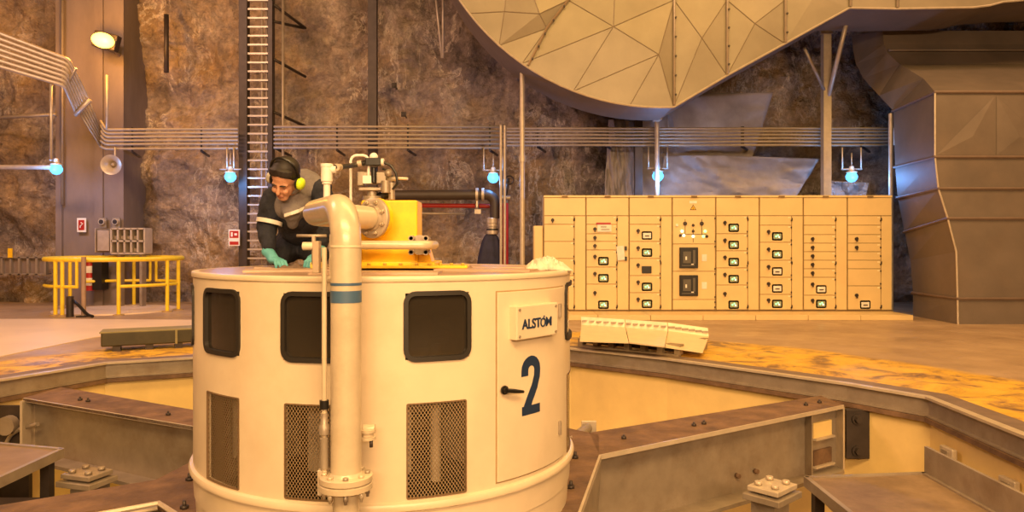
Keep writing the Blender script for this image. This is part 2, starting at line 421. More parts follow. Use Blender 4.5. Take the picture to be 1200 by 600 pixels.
MB().lathe([(R-.001,TOPZ-.028),(R+.008,TOPZ-.026),(R+.010,TOPZ-.02),(R+.010,TOPZ-.003),(R+.006,TOPZ+.002),(R-.03,TOPZ+.003),(R-.03,TOPZ-.02)], (CX,CY,0), 120).build('roof_rim', cream, drum)
# cover plates on the roof
for k, (x, y, w_, d_, rz) in enumerate([(-1.35,4.55,.55,.35,.3),(-1.45,5.05,.5,.4,.1),(-.15,4.6,.6,.3,-.25),(-.05,5.05,.45,.4,.1),(-.75,4.15,.7,.3,0)]):
    MB().box((x,y,TOPZ+.006), (w_,d_,.012), rz).build('cover_plate', mat('plate_tan', (.50,.36,.25), .45, .2, .12, 5), drum)
MB().lathe([(R-.02,.0),(R-.005,.0),(R+.002,.135),(R+.022,.145),(R+.026,.165),(R+.018,.18),(R,.187)], (CX,CY,0), 120).build('base_flange', cream, drum)

def rr_pts(a0, a1, z0, z1, rad, r, seg=5):  # rounded rectangle on the cylinder
    out = []; ra = rad/r
    for (ca, cz, s0) in ((a1-ra, z1-rad, 0), (a0+ra, z1-rad, PI/2), (a0+ra, z0+rad, PI), (a1-ra, z0+rad, 1.5*PI)):
        for k in range(seg+1):
            t = s0+PI/2*k/seg; out.append((ca+ra*math.cos(t), cz+rad*math.sin(t)))
    # add intermediate points along top/bottom so it follows the curve
    res = []
    for i in range(len(out)):
        p, q = out[i], out[(i+1)%len(out)]; res.append(p)
        if (i+1)%(seg+1) == 0:
            for k in range(1, 8): res.append((p[0]+(q[0]-p[0])*k/8, p[1]+(q[1]-p[1])*k/8))
    return res
def rr_frame(a0, a1, z0, z1, rad, wd, r0, r1):
    o_ = rr_pts(a0, a1, z0, z1, rad, R); i_ = rr_pts(a0+wd/R, a1-wd/R, z0+wd, z1-wd, max(rad-wd, .004), R); k = len(o_)
    loops = [[cp(a,z,r0) for a,z in o_], [cp(a,z,r1) for a,z in o_], [cp(a,z,r1) for a,z in i_], [cp(a,z,r0) for a,z in i_]]
    return MB().add([p for l in loops for p in l], [(q*k+i, q*k+(i+1)%k, ((q+1)%4)*k+(i+1)%k, ((q+1)%4)*k+i) for q in range(4) for i in range(k)], False)
def patch(a0, a1, z0, z1, r0, r1, nn=12, uv=False):
    m = MB(); vs = []
    for i in range(nn+1):
        a = a0+(a1-a0)*i/nn; vs += [cp(a,z0,r1), cp(a,z1,r1), cp(a,z1,r0), cp(a,z0,r0)]
    fs = []
    for i in range(nn):
        for k in range(4): fs.append((i*4+k, i*4+(k+1)%4, (i+1)*4+(k+1)%4, (i+1)*4+k))
    fs += [(0,3,2,1), (nn*4, nn*4+1, nn*4+2, nn*4+3)]
    return m.add(vs, fs)
gm = mat('tinted_glass', (.035,.028,.02), .06, 0, .05, 2, trans=.80)
for a0, a1 in win:
    fr = rr_frame(a0-.008, a1+.008, WZ[0]-.01, WZ[1]+.01, .062, .024, R-.02, R+.012).build('window_frame', rubber, drum)
    patch(a0+.006, a1-.006, WZ[0]+.01, WZ[1]-.01, R-.014, R-.008).build('pane', gm, fr)
for a0, a1 in mes:
    me = bpy.data.meshes.new('mesh_panel'); nn = 12; vs = []; uvs = []; fs = []
    for i in range(nn+1):
        a = a0+(a1-a0)*i/nn; 
        for z in MZ: vs.append(cp(a,z,R-.004)-Vector((CX,CY,0))); uvs.append(((a-a0)*R, z))
    for i in range(nn): fs.append((2*i, 2*i+2, 2*i+3, 2*i+1))
    me.from_pydata([tuple(v) for v in vs], [], fs); ul = me.uv_layers.new(name='uv')
    for l in me.loops: ul.data[l.index].uv = uvs[l.vertex_index]
    me.materials.append(M_mesh)
    o = bpy.data.objects.new('mesh_panel', me); C.objects.link(o); o.parent = drum
    rr_frame(a0-.003, a1+.003, MZ[0]-.004, MZ[1]+.004, .01, .008, R-.008, R+.004).build('mesh_border', mat('border_dark', (.16,.10,.05), .5), o)
# things seen dimly inside
MB().cyl((CX,CY,.0), (CX,CY,1.2), .30, 32).build('shaft', dark, drum)
sr = MB()
for z in (.35,.45,.55,.85,.95): sr.lathe([(.30,z),(.40,z),(.40,z+.05),(.30,z+.05)], (CX,CY,0), 40)
sr.build('slip_rings', mat('copper', (.45,.25,.10), .3, .8), drum)
ib = MB()
for k in range(6):
    a = -2.9+k*.52; ib.box(cp(a,.45,.78), (.22,.12,.42), a); ib.cyl(cp(a+.2,.2,.95), cp(a+.2,.95,.95), .03, 10); ib.box(cp(a+.1,1.0,.8), (.2,.16,.16), a)
ib.build('brush_gear', steel_l, drum)
# door
patch(door[0]-.006, door[1]+.006, DZ[0]-.008, DZ[1]+.008, R-.002, R+.0015, 20).build('door_gap', mat('seam', (.36,.25,.12), .7), drum)
dr = patch(door[0], door[1], DZ[0], DZ[1], R, R+.010, 24).build('door', cream, drum, bevel=.003)
# handle
hz = EYE+(HY-459)/F*3.95; ha = cyl_angle(588); ra_ = Vector((math.cos(ha), math.sin(ha), 0)); ta = Vector((-math.sin(ha), math.cos(ha), 0))
hp = cp(ha, hz, R+.01)
MB().cyl(hp, hp+ra_*.035, .016, 14).cyl(hp+ra_*.01, hp+ra_*.02, .024, 14).tube([hp+ra_*.034, hp+ra_*.04+ta*.05+Vector((0,0,-.008)), hp+ra_*.036+ta*.115+Vector((0,0,-.02))], [.013,.012,.008], 10).build('handle', black, dr)
for zz in (EYE+(HY-365)/F*4.35, EYE+(HY-505)/F*4.35):
    ah = cyl_angle(653); p_ = cp(ah, zz, R+.016)
    MB().cyl(p_-Vector((0,0,.04)), p_+Vector((0,0,.04)), .012, 10).build('hinge', steel, dr)
# sign box with the maker's name, flat, standing a little proud of the door
a_s0, a_s1 = cyl_angle(603, R+.05), cyl_angle(650, R+.04)
am = (a_s0+a_s1)/2; wid = 2*(R+.03)*math.sin((a_s1-a_s0)/2)
sn = Vector((math.cos(am), math.sin(am), 0)); st_ = Vector((-math.sin(am), math.cos(am), 0))
sc_ = Vector((CX,CY,0))+sn*(R+.012); szc = EYE+(HY-377.5)/F*4.08; sh_ = .185
Rm = Matrix((st_, -sn, Vector((0,0,1)))).transposed()
MB().box(sc_+Vector((0,0,szc)), (wid, .075, sh_), M=Rm).build('sign_box', cream, dr, bevel=.006)
for sx in (-1,1):
    for sz in (-1,1):
        bolts = MB(); p_ = sc_+Vector((0,0,szc))+st_*sx*(wid/2-.022)+Vector((0,0,sz*(sh_/2-.02)))+sn*.037
        bolts.cyl(p_, p_+sn*.006, .008, 10); bolts.build('sign_screw', steel, dr)
lt = MB()
def place_text(txt, size, x, z, off=.004, sx=1.0):
    vs, fs = text_mesh(txt, size, .0015, off)
    lt.add([sc_+Vector((0,0,szc))+st_*((v.x*sx)+x)+Vector((0,0,v.y+z))+sn*(.039+v.z) for v in vs], fs)
place_text('ALST', .074, -.060, -.012, .002, 1.0)
place_text('M', .074, .097, -.012, .001, 1.1)
rg = [];
for rr_, a_off in ((.022, 0),):
    for k in range(15):
        a = .85+ (2*PI-.55)*k/14; rg.append(sc_+Vector((0,0,szc-.011))+st_*(.042+rr_*.90*math.cos(a))+Vector((0,0,rr_*math.sin(a)))+sn*.040)
lt.tube(rg, .0045, 8)
lt.tube([sc_+Vector((0,0,szc))+st_*(.042+dx_)+Vector((0,0,dz_-.012))+sn*.040 for dx_, dz_ in ((.021,.010),(.007,.028),(.013,.038))], .004, 8)
lt.build('sign_letters', navy, dr)
# the figure 2, a bent stroke on the door
two = [(-.055,.055),(-.055,.085)] + [(.0+ .055*math.cos(PI-t), .085+.052*math.sin(t)) for t in [PI*k/10 for k in range(1, 11)]] + [(.052,.045),(.030,-.01),(-.012,-.075),(-.045,-.135)]
ac = cyl_angle(622.5, R+.01); zc = EYE+(HY-453.5)/F*4.1
def stroke(pts, w_):
    L_, R_ = [], []
    for i, p in enumerate(pts):
        a = Vector(pts[max(i-1,0)]); c = Vector(pts[min(i+1,len(pts)-1)]); t = (c-a).normalized(); nn = Vector((-t.y, t.x)); L_.append(Vector(p)+nn*w_/2); R_.append(Vector(p)-nn*w_/2)
    return L_, R_
tm = MB()
def conv(u, v, rr_): return cp(ac+u/R, zc+v, R+rr_)
L_, R_ = stroke(two, .056)
for i in range(len(two)-1):
    q = [L_[i], L_[i+1], R_[i+1], R_[i]]
    tm.add([conv(p.x, p.y, .0118) for p in q]+[conv(p.x, p.y, .0095) for p in q], [(0,1,2,3),(7,6,5,4),(0,4,5,1),(1,5,6,2),(2,6,7,3),(3,7,4,0)])
for (x0_, x1_, y0_, y1_) in [(-.078+.0158*k_, -.078+.0158*(k_+1), -.162, -.112) for k_ in range(10)]:
    q = [(x0_,y0_),(x0_,y1_),(x1_,y1_),(x1_,y0_)]
    tm.add([conv(a, c, .012) for a, c in q]+[conv(a, c, .0095) for a, c in q], [(0,1,2,3),(7,6,5,4),(0,4,5,1),(1,5,6,2),(2,6,7,3),(3,7,4,0)])
tm.build('number_two', navy, dr)

# ---------------------------------------------------------------- yellow housing on top
yb = thing('bearing_housing', 'yellow steel housing bolted on the middle of the cream enclosure roof', 'housing', (-.77, 4.95, TOPZ+.012))
MB().bb((-.965,4.74,TOPZ+.012), (-.605,5.0,1.775)).build('housing_body', yellow, yb, bevel=.012)
MB().bb((-1.03,4.70,TOPZ+.012), (-.49,5.2,TOPZ+.05)).build('base_plate', yellow, yb, bevel=.006)
MB().prism([Vector((-.61,4.78,TOPZ+.04)), Vector((-.515,4.78,TOPZ+.04)), Vector((-.55,4.78,TOPZ+.16)), Vector((-.61,4.78,TOPZ+.17))], (0,.2,0)).build('gusset', yellow, yb)
MB().bb((-1.0,4.64,TOPZ+.012), (-.28,4.9,TOPZ+.030)).build('skirt_plate', yellow, yb, bevel=.004)
for x in (-.9,-.8,-.7,-.6,-.52,-.45,-.38,-.31): MB().cyl((x,4.67,TOPZ+.03), (x,4.67,TOPZ+.045), .012, 6).build('bolt', mat('yellow_bolt', (.5,.33,.04), .5), yb)

# ---------------------------------------------------------------- cooling pipe with two elbows
pipe = thing('cooling_pipe', 'thick cream pipe with blue bands rising before the enclosure and bending over its roof', 'pipe', (-.7825, 3.5, -.7))
Pf = Vector((-.850, 4.60, 1.655)); Pa = Vector((-1.12, 4.18, 1.668)); Pb = Vector((-.7825, 3.5, 1.672)); Pd = Vector((-.7825, 3.5, .40))
fd = (Pa-Pf).normalized()
MB().tube([Pf+fd*.03, Pa, Pb, Pd], .0715, 32, fillet=.175, fn=16).build('bent_tube', cream_pipe, pipe)
MB().cyl((-.7825,3.5,.36), (-.7825,3.5,-.75), .062, 28).build('lower_tube', cream_pipe, pipe)
MB().lathe([(.069,1.478),(.0745,1.480),(.0745,1.488),(.069,1.490)], (-.7825,3.5,0), 28).build('weld_ring', cream, pipe)
MB().lathe([(.070,1.302),(.0730,1.302),(.0730,1.315),(.070,1.315)], (-.7825,3.5,0), 28).build('blue_band', bluep, pipe)
MB().lathe([(.070,1.222),(.0730,1.222),(.0730,1.278),(.070,1.278)], (-.7825,3.5,0), 28).build('blue_band', bluep, pipe)
for z in (.395, .36):
    MB().lathe([(0,z-.016),(.118,z-.016),(.124,z-.012),(.124,z+.012),(.118,z+.016),(0,z+.016)], (-.7825,3.5,0), 36).build('flange', cream_pipe, pipe)
MB().lathe([(.070,.411),(.082,.411),(.072,.425)], (-.7825,3.5,0), 28).build('weld_collar', cream_pipe, pipe)
for k in range(8):
    a = 2*PI*k/8+.2; x, y = -.7825+.100*math.cos(a), 3.5+.100*math.sin(a)
    MB().cyl((x,y,.411), (x,y,.424), .014, 6).cyl((x,y,.344), (x,y,.315), .012, 6).cyl((x,y,.415), (x,y,.30), .007, 8).build('flange_bolt', cream_pipe if k%3 else steel, pipe)
# flange at the housing
Mf = fd.to_track_quat('Z','Y').to_matrix()
MB().lathe([(0,0),(.122,0),(.126,.004),(.126,.022),(.122,.026),(.085,.03),(.075,.05)], Pf, 40, Mf).build('flange', mat('flange_grey', (.46,.38,.28), .4, .3, .1, 8), pipe)
MB().lathe([(0,-.028),(.126,-.028),(.126,-.003),(0,-.003)], Pf, 40, Mf).build('flange', yellow, pipe)
for k in range(8):
    a = 2*PI*k/8+.39; q = Pf+Mf@Vector((.101*math.cos(a), .101*math.sin(a), .026))
    MB().cyl(q, q+fd*.018, .014, 6).cyl(q+fd*.018, q+fd*.028, .008, 8).build('flange_bolt', mat('bolt_grey', (.55,.46,.34), .3, .5), pipe)

# small bypass pipe in front of housing
bp_ = thing('bypass_pipe', 'thin beige pipe running level across the front of the yellow housing', 'pipe', (-.95, 4.5, EYE-.01))
MB().tube([(-1.06,4.62,1.489), (-.98,4.45,1.489), (-.50,4.45,1.489), (-.50,4.8,1.489)], .027, 14, fillet=.06).build('tube', cream_pipe, bp_)
nb = MB()
for x, z in ((-.62,1.53),(-.53,1.53),(-.62,1.445),(-.53,1.445)): nb.cyl((x,4.56,z), (x,4.74,z), .012, 8).cyl((x,4.56,z), (x,4.60,z), .02, 6)
nb.cyl((-.575,4.62,1.489), (-.575,4.74,1.489), .062, 20)
nb.build('bolted_stub', steel, bp_)

# slim drain pipe beside the thick pipe
sp = thing('drain_pipe', 'slim tan drain pipe with collars running down left of the blue-banded pipe', 'pipe', (-.886, 3.52, .36))
x_ = P(380,0,3.5).x
MB().tube([(x_+.03,3.6,1.545),(x_+.032,3.5,1.545),(x_+.032,3.5,1.33)], .008, 8, fillet=.02).build('upper_tube', cream_pipe, sp)
MB().cyl((x_,3.5,1.48), (x_,3.5,.38), .012, 12).build('tube', cream_pipe, sp)
MB().lathe([(.012,.72),(.022,.72),(.022,.76),(.012,.76)], (x_,3.5,0), 14).build('valve_collar', black, sp)
MB().lathe([(.012,.60),(.026,.60),(.026,.64),(.018,.65),(.018,.70),(.012,.70)], (x_,3.5,0), 14).build('union_nut', steel, sp)
MB().lathe([(.012,.44),(.020,.44),(.020,.58),(.012,.585)], (x_,3.5,0), 14).build('sleeve', steel, sp)
MB().box((x_-.01,3.52,.37), (.045,.05,.12)).build('bracket', steel_l, sp, bevel=.004)
MB().box((x_-.035,3.5,1.435), (.03,.05,.15)).build('bracket', mat('bracket_tan', (.40,.30,.2), .5), sp, bevel=.003)
MB().cyl((x_-.13,3.5,1.535), (x_+.01,3.5,1.535), .007, 8).cyl((x_-.05,3.5,1.535), (x_-.05,3.5,1.40), .010, 8).build('tee_handle', steel, sp)
MB().cyl((x_-.10,3.5,1.486), (x_-.05,3.5,1.486), .020, 14).cyl((x_-.05,3.5,1.486), (x_-.02,3.5,1.486), .012, 12).build('valve_knob', cream, sp)
st2 = thing('side_stub', 'short bolted stub seen right of the thick pipe just above its flange', 'pipe stub', (-.70, 3.62, .5))
MB().cyl((-.72,3.6,.60), (-.665,3.6,.60), .022, 14).lathe([(0,0),(.04,0),(.04,.014),(0,.014)], (-.70,3.6,.585), 20).build('stub', cream_pipe, st2)
MB().lathe([(0,0),(.04,0),(.04,.014),(0,.014)], (-.70,3.6,.55), 20).cyl((-.70,3.6,.565),(-.70,3.6,.585),.03,16).build('flange', cream_pipe, st2)
MB().cyl((-.68,3.585,.55), (-.68,3.585,.515), .009, 6).build('bolt', dark, st2)

# instrument assembly on the housing
va = thing('valve_assembly', 'grey and black instrument valves with cables on top of the yellow housing', 'valve assembly', (-.9, 4.9, 1.775))
ty = 4.42; tx = P(383,0,ty).x
MB().cyl((tx,ty,1.70), (tx,ty,P(0,212,ty).z), .020, 14).build('riser', white, va)
z0, z1 = P(0,213,ty).z, P(0,192,ty).z
MB().cyl((tx,ty,z0), (tx,ty,z1-.01), .034, 16).cyl((tx,ty,z1-.02), (tx,ty,z1), .037, 16).cyl((tx,ty,z0-.015), (tx,ty,z0+.01), .028, 16).cyl((tx,ty,z1-.035), (tx+.055,ty,z1-.035), .022, 12).build('tee_fitting', white, va, bevel=.003)
vy = 4.8
MB().tube([P(392,196,ty), P(400,196,4.5), P(418,193,vy), P(432,190,vy)], .016, 10).build('hose', black, va)
MB().cyl(P(394,196,ty), P(398,196,4.48), .022, 10).build('hose_ferrule', steel_l, va)
MB().cyl(P(419,192,vy), P(424,191,vy), .022, 10).build('hose_ferrule', steel_l, va)
MB().box(P(438,190,vy), (.10,.07,.05)).cyl(P(438,196,vy), P(438,215,vy), .018, 12).build('valve_body', black, va, bevel=.006)
MB().sphere(P(438,184,vy), .028, 14, 8).cyl(P(446,190,vy), P(450,190,vy), .024, 12).build('valve_cap', white, va)
MB().tube([P(411,236,vy), P(411,182,vy), P(432,182,vy), P(432,206,vy)], .009, 8, fillet=.04).build('bent_handle_tube', white, va)
MB().box(P(439,209,4.86), (.16,.09,.075)).box(P(424,210,4.86), (.04,.10,.09)).build('gauge_box', mat('box_grey', (.34,.29,.22), .4, .3), va, bevel=.005)
MB().box(P(431,210.5,4.8), (.065,.02,.052)).build('label_plate', white, va, bevel=.002)
MB().box(P(440,222,4.86), (.20,.10,.02)).cyl(P(436,222,4.86), P(436,234,4.86), .03, 16).cyl(P(436,230,4.86), P(436,236,4.86), .06, 20).build('mounting_stand', steel, va, bevel=.003)
MB().cyl(P(452,212,4.8), P(452,226,4.8), .030, 14).cyl(P(459,214,4.82), P(459,234,4.82), .022, 12).sphere(P(455,203,4.82), .026, 12, 8).build('pressure_sensor', steel, va)
MB().tube([P(449,190,vy), P(458,194,4.8), P(464,203,4.8), P(466,215,4.8), P(460,222,4.8)], .008, 8, fillet=.03).build('cable', black, va)
MB().tube([P(448,198,4.9), P(456,200,4.9), P(461,210,4.9), P(458,226,4.9)], .007, 8, fillet=.03).build('cable', black, va)
MB().cyl(P(453,211,4.9), P(466,209,4.9), .016, 12).cyl(P(466,209,4.9), P(478,209.5,4.9), .010, 10).build('outlet_nozzle', steel_l, va)
MB().cyl(P(441,232,4.9), P(458,226,4.9), .03, 12).build('black_coupling', black, va)

# white rags
rag = MB()
for j in range(24):
    for i in range(40):
        u, v = i/39*2-1, j/23*2-1
        px_ = 642+27*u; 
        hgt = max(0, (1-abs(u)**2.2)*(1-abs(v)**2))**.7
        nz3 = noise.fractal(Vector((u*2.1, v*2, 4)), .8, 2, 3)
        fold = abs(math.sin(u*7+v*3+nz3*4))
        prof = (.085 if u < .1 else .085-.05*(u-.1)/.9)
        rag.v.append(Vector((P(px_,0,4.75).x, 4.75+v*.15+.02*nz3, TOPZ+.004+hgt*prof*(.55+.45*fold+.25*nz3))))
for j in range(23):
    for i in range(39): rag.f.append([j*40+i, j*40+i+1, (j+1)*40+i+1, (j+1)*40+i]); rag.sm.append(True)
ro = rag.build('rag_heap', cloth_w, None, loc=(P(642,0,4.75).x, 4.75, TOPZ)); sd = ro.modifiers.new('t','SOLIDIFY'); sd.thickness = .008
tag(ro, 'crumpled white cloth lying on the right edge of the cream enclosure roof', 'cloth')

# ---------------------------------------------------------------- hub deck and radial beams in the pit
ZB = -.15
deckpts = [G(676,604,ZB), G(702,533,ZB), Vector((.75,6.4,ZB)), Vector((.2,6.9,ZB)), Vector((-.8,7.1,ZB)), Vector((-2.0,6.9,ZB)), Vector((-2.6,6.1,ZB)), G(222,542,ZB), G(183,562,ZB), G(0,592,ZB), G(-120,615,ZB), G(-90,640,ZB), G(92,601,ZB), G(180,588,ZB), G(214,606,ZB), Vector((-1.2,3.3,ZB)), Vector((-.2,3.2,ZB))]
deck = MB().prism([p-Vector((0,0,.035)) for p in deckpts], (0,0,.035)).build('hub_deck', rust, None, loc=(CX,CY,ZB))
tag(deck, 'rust-brown steel deck plate around the foot of the cream enclosure', 'steel deck')
core = MB().lathe([(1.22,-1.3),(1.22,ZB-.03),(0,ZB-.03)], (CX,CY,0), 48).build('hub_core', steel, None, loc=(CX,CY,-1.3)); tag(core, 'grey round steel hub under the brown deck plate', 'machine hub')
MB().lathe([(R-.02,.03),(R-.01,.03),(R-.02,ZB),(0,ZB),], (CX,CY,0), 60).build('plinth_ring', cream, drum)

def ibeam(name, near0, near1, far1, far0, hgt, label, wd=.03):
    """near0->near1: front top edge from hub to rim; far edge likewise"""
    t = thing(name, label, 'steel beam', tuple(near0-Vector((0,0,hgt))))
    z = Vector((0,0,1)); top = MB().prism([p-z*.035 for p in (near0, near1, far1, far0)], z*.035).build('top_flange', rust, t, bevel=.003)
    edge = MB(); d = (near1-near0).normalized(); nrm = Vector((d.y, -d.x, 0)); edge.prism([near0-z*.036, near1-z*.036, near1+nrm*.012-z*.036, near0+nrm*.012-z*.036], z*.037).build('flange_edge', steel_l, t)
    mid0, mid1 = near0.lerp(far0, .30), near1.lerp(far1, .30)
    MB().prism([mid0-z*hgt, mid1-z*hgt, mid1+(far1-near1).normalized()*wd-z*hgt, mid0+(far0-near0).normalized()*wd-z*hgt], z*(hgt-.035)).build('web', steel, t)
    a0, a1, b1, b0 = near0.lerp(far0,-.14), near1.lerp(far1,-.06), near1.lerp(far1,.9), near0.lerp(far0,.9)
    MB().prism([p-z*(hgt+.035) for p in (a0,a1,b1,b0)], z*.035).build('bottom_flange', steel, t)
    MB().prism([near1-z*hgt, near1-z*.035, far1-z*.035, far1-z*hgt], d*.03).build('end_plate', steel_l, t)
    return t, d, nrm
n0, n1 = G(702,533,ZB), G(988,474.5,ZB); f0, f1 = G(690,507,ZB), G(962,463.5,ZB)
beamR, dR, nR = ibeam('radial_beam', n0, n1, f1, f0, .66, 'big grey steel beam with rusty top running right from the enclosure to the kerb')
# slanting stiffener where the beam meets the hub
s0, s1 = n0, G(676,604,ZB)
MB().prism([s0-Vector((0,0,.036)), s1-Vector((0,0,.036)), s1-Vector((0,0,.75)), n0.lerp(f0,.38)-Vector((0,0,.66))], Vector((.02,0,0))).build('stiffener', steel, beamR)
MB().prism([s0-Vector((0,0,.036)), s1-Vector((0,0,.036)), s1+Vector((.018,0,-.036)), s0+Vector((.018,0,-.036))], Vector((0,0,.038))).build('stiffener_edge', steel_l, beamR)
for t_ in (.06, .62):
    pass
for t_ in (.10,.36,.40,.86,.93):
    q = n0.lerp(n1, t_).lerp(f0.lerp(f1, t_), .45); MB().cyl(q, q+Vector((0,0,.02)), .022, 6).cyl(q, q+Vector((0,0,.035)), .010, 8).build('bolt', dark, beamR)
# black bolted splice plate at the beam end
sp_ = thing('splice_plate', 'dark bolted plate joining the right beam to the pit wall', 'steel plate', tuple(P(1003,540,7.75)))
MB().bb(P(992,538,7.72), P(1015,478,7.80)).build('plate', dark, sp_, bevel=.006)
for y_ in (491, 528):
    q = P(1004, y_, 7.72); MB().cyl(q, q+Vector((0,-.02,0)), .055, 18).cyl(q+Vector((0,-.02,0)), q+Vector((0,-.06,0)), .035, 6).build('bolt', dark, sp_)
# web slots near the end of the beam
sl_ = MB()
MB().prism([n0.lerp(n1,.84).lerp(f0.lerp(f1,.84),q_)+Vector((0,0,z_)) for q_, z_ in ((.02,-.04),(.30,-.04),(.30,-.66),(.02,-.66))], dR*.02).build('stiffener', steel, beamR)
for zz in (-.24,-.52):
    q = n0.lerp(n1,.92).lerp(f0.lerp(f1,.92),.27)+Vector((0,0,zz)); MB().box(q, (.30,.03,.15), math.atan2(dR.y,dR.x)).build('web_opening', pitwall if zz > -.3 else rust, beamR)
    MB().box(q+Vector((0,0,-.085)), (.32,.10,.02), math.atan2(dR.y,dR.x)).build('opening_lip', steel_l, beamR)
for t_ in (.52,.60):
    q = n0.lerp(n1,t_).lerp(f0.lerp(f1,t_),.28)+Vector((0,0,-.5)); MB().cyl(q, q+nR*.04, .022, 8).build('web_bolt', rust, beamR)
for (xa, xb, ya, yb_) in ((940,968,487,500),(940,966,517,531)):
    c0 = P((xa+xb)/2, (ya+yb_)/2, 7.6)
n0, n1 = G(240,502,ZB), G(27,466.5,ZB); f0, f1 = G(240,486,ZB), G(71,453.5,ZB)
f0 = f0+Vector((.0,.1,0))
beamL, dL, nL = ibeam('radial_beam', n0, n1, f1, f0, .62, 'big grey steel beam with rusty top left of the enclosure')
for t_ in (.28,.33,.80,.95):
    q = n0.lerp(n1, 1-t_).lerp(f0.lerp(f1, 1-t_), .4); MB().cyl(q, q+Vector((0,0,.02)), .022, 6).cyl(q, q+Vector((0,0,.04)), .010, 8).build('bolt', dark, beamL)
MB().bb(P(26,540,7.85), P(34,467,8.0)).build('end_post', steel_l, beamL)
# deck bolts round the hub
for k, (x, y) in enumerate(((674,537),(669,572),(216,596),(222,563))):
    q = G(x, y, ZB)
    o = MB().cyl(q, q+Vector((0,0,.02)), .026, 6).cyl(q, q+Vector((0,0,.05)), .012, 8).build('deck_bolt', dark, None, loc=q)
    tag(o, ['hex bolt on brown deck beside the enclosure, upper right one','hex bolt on brown deck beside the enclosure, lower right one','hex bolt on brown deck left of the enclosure, lower one','hex bolt on brown deck left of the enclosure, upper one'][k], 'bolt', 'bolts in the hub deck')
# bracket behind hub right
o = thing('pipe_stay', 'small steel stay with square end plate right of the enclosure base', 'bracket', tuple(G(690,512,-.15)))
MB().tube([P(668,519,6.3), P(688,502,7.0)], .05, 12).build('arm', steel, o)
MB().box(P(690,503,7.05), (.14,.03,.16)).build('end_plate', steel_l, o, bevel=.004)

def bolted_block(c, rz, label, colm):
    t = thing('bolted_bearing_block', label, 'bearing block', tuple(c))
    c = Vector(c); M = Matrix.Rotation(rz, 3, 'Z')
    MB().box(c+Vector((0,0,-.09)), (.38,.31,.05), rz).build('lower_plate', steel, t, bevel=.006)
    MB().box(c+Vector((0,0,-.025)), (.32,.26,.04), rz).build('upper_plate', steel if rz < 0 else steel_l, t, bevel=.006)
    for sx in (-1,1):
        for sy in (-1,1):
            q = c+M@Vector((sx*.09, sy*.07, 0)); MB().cyl(q, q+Vector((0,0,.025)), .030, 6).build('nut', colm, t)
    cb = -1.0 if c.x < 0 else -2.2; MB().box(Vector((c.x, c.y+.05, (c.z-.12+cb)/2)), (.24,.2,c.z-.12-cb), rz).build('column', steel, t)
bolted_block(P(905,567,5.9), .75, 'bolted grey bearing block on a column beneath the right beam', steel_l)
bolted_block(P(102,552,6.6), -.3, 'bolted grey bearing block beneath the left beam', steel)

def platform(corners, z, label, kick, legs, name='service_platform'):
    cz = Vector((0,0,z)); t = thing(name, label, 'platform', (corners[0][0], corners[0][1], -1.9 if legs else z))
    pl_ = [Vector((x,y,z)) for x, y in corners]
    MB().prism([p-Vector((0,0,.02)) for p in pl_], (0,0,.02)).build('floor_plate', mat('platform_plate', (.30,.21,.13), .5, .3, .2, 3, dirt=.6), t)
    k = len(pl_); fr_ = MB()
    for i in range(k):
        a, c = pl_[i], pl_[(i+1)%k]; d = (c-a).normalized(); nn = Vector((d.y,-d.x,0)); 
        fr_.prism([a-nn*.03-Vector((0,0,.07)), c-nn*.03-Vector((0,0,.07)), c+nn*.01-Vector((0,0,.07)), a+nn*.01-Vector((0,0,.07))], (0,0,.085))
    fr_.build('edge_frame', steel, t)
    for (i, h_) in kick:
        a, c = pl_[i], pl_[(i+1)%k]; d = (c-a).normalized(); nn = Vector((d.y,-d.x,0))
        MB().prism([a, c, c+nn*.03, a+nn*.03], (0,0,h_)).build('kick_plate', steel, t, bevel=.003)
    for (x, y) in legs: MB().bb((x-.04,y-.04,-2.2 if x > 0 else -.95), (x+.04,y+.04,z-.02)).build('leg', dark, t)
    return t
pz = -.5
c1, c2 = G(943,560,pz), G(1083,555,pz)
tR = platform([(c1.x, c1.y), (c1.x, 3.6), (c2.x, 3.6), (c2.x, c2.y)], pz, 'brown steel service platform with tall kick plate at lower right', [(2,.24)], [(c1.x+.08, c1.y-.08), (c2.x-.1, c2.y-.1)])
MB().tube([(c1.x+.02, c1.y-.1, pz-.05), (c1.x+.25, c1.y-1.0, pz-.35)], .018, 8).build('brace', steel_l, tR)
zt = -.35
a1, a2 = G(74,527,zt), G(-90,512,zt)
tL = platform([(a1.x, a1.y), (a2.x, a2.y), (a2.x, 4.6), (a1.x, 4.6)], zt, 'brown steel service platform at the lower left corner', [], [(a1.x-.08, a1.y-.1), (a2.x+.1, a2.y-.2)])
MB().tube([(a1.x-.1, 6.2, -.75), (a2.x, 5.2, -.7)], .03, 8).build('cross_bar', steel_l, tL)
MB().bb((-5.2,5.9,-1.0), (-3.7,6.0,-.7)).build('side_beam', steel, tL)
o = thing('pit_dark_filler', 'dark filler boxes hiding the bright pit wall under the left beam', 'dark filler', (-4.6,6.2,-2.2))  # dark boxes added to block the bright pit wall under the left beam
MB().bb((-6.3,5.3,-2.15), (-2.9,6.35,-.95)).build('lower_body', dark, o)
MB().bb((-6.5,6.5,-2.15), (-2.6,7.3,-1.0)).build('upper_body', dark, o)
for x in (-5.2,-4.4,-3.6): MB().bb((x,6.3,-1.2), (x+.08,6.55,-.85)).build('rib', steel, o)
o = thing('pit_dark_sheet', 'dark sheet added to darken the gap at the far left of the pit', 'panel', (-5.6,8.05,-2.2))  # added dark sheet, stands in for the darkness at the left pit wall
MB().bb((-5.62,8.02,-2.15), (-5.22,8.08,-.26)).build('sheet', dark, o)
MB().cyl((-5.4,8.0,-.45), (-5.4,7.9,-.45), .10, 14).build('junction_fitting', steel, o)
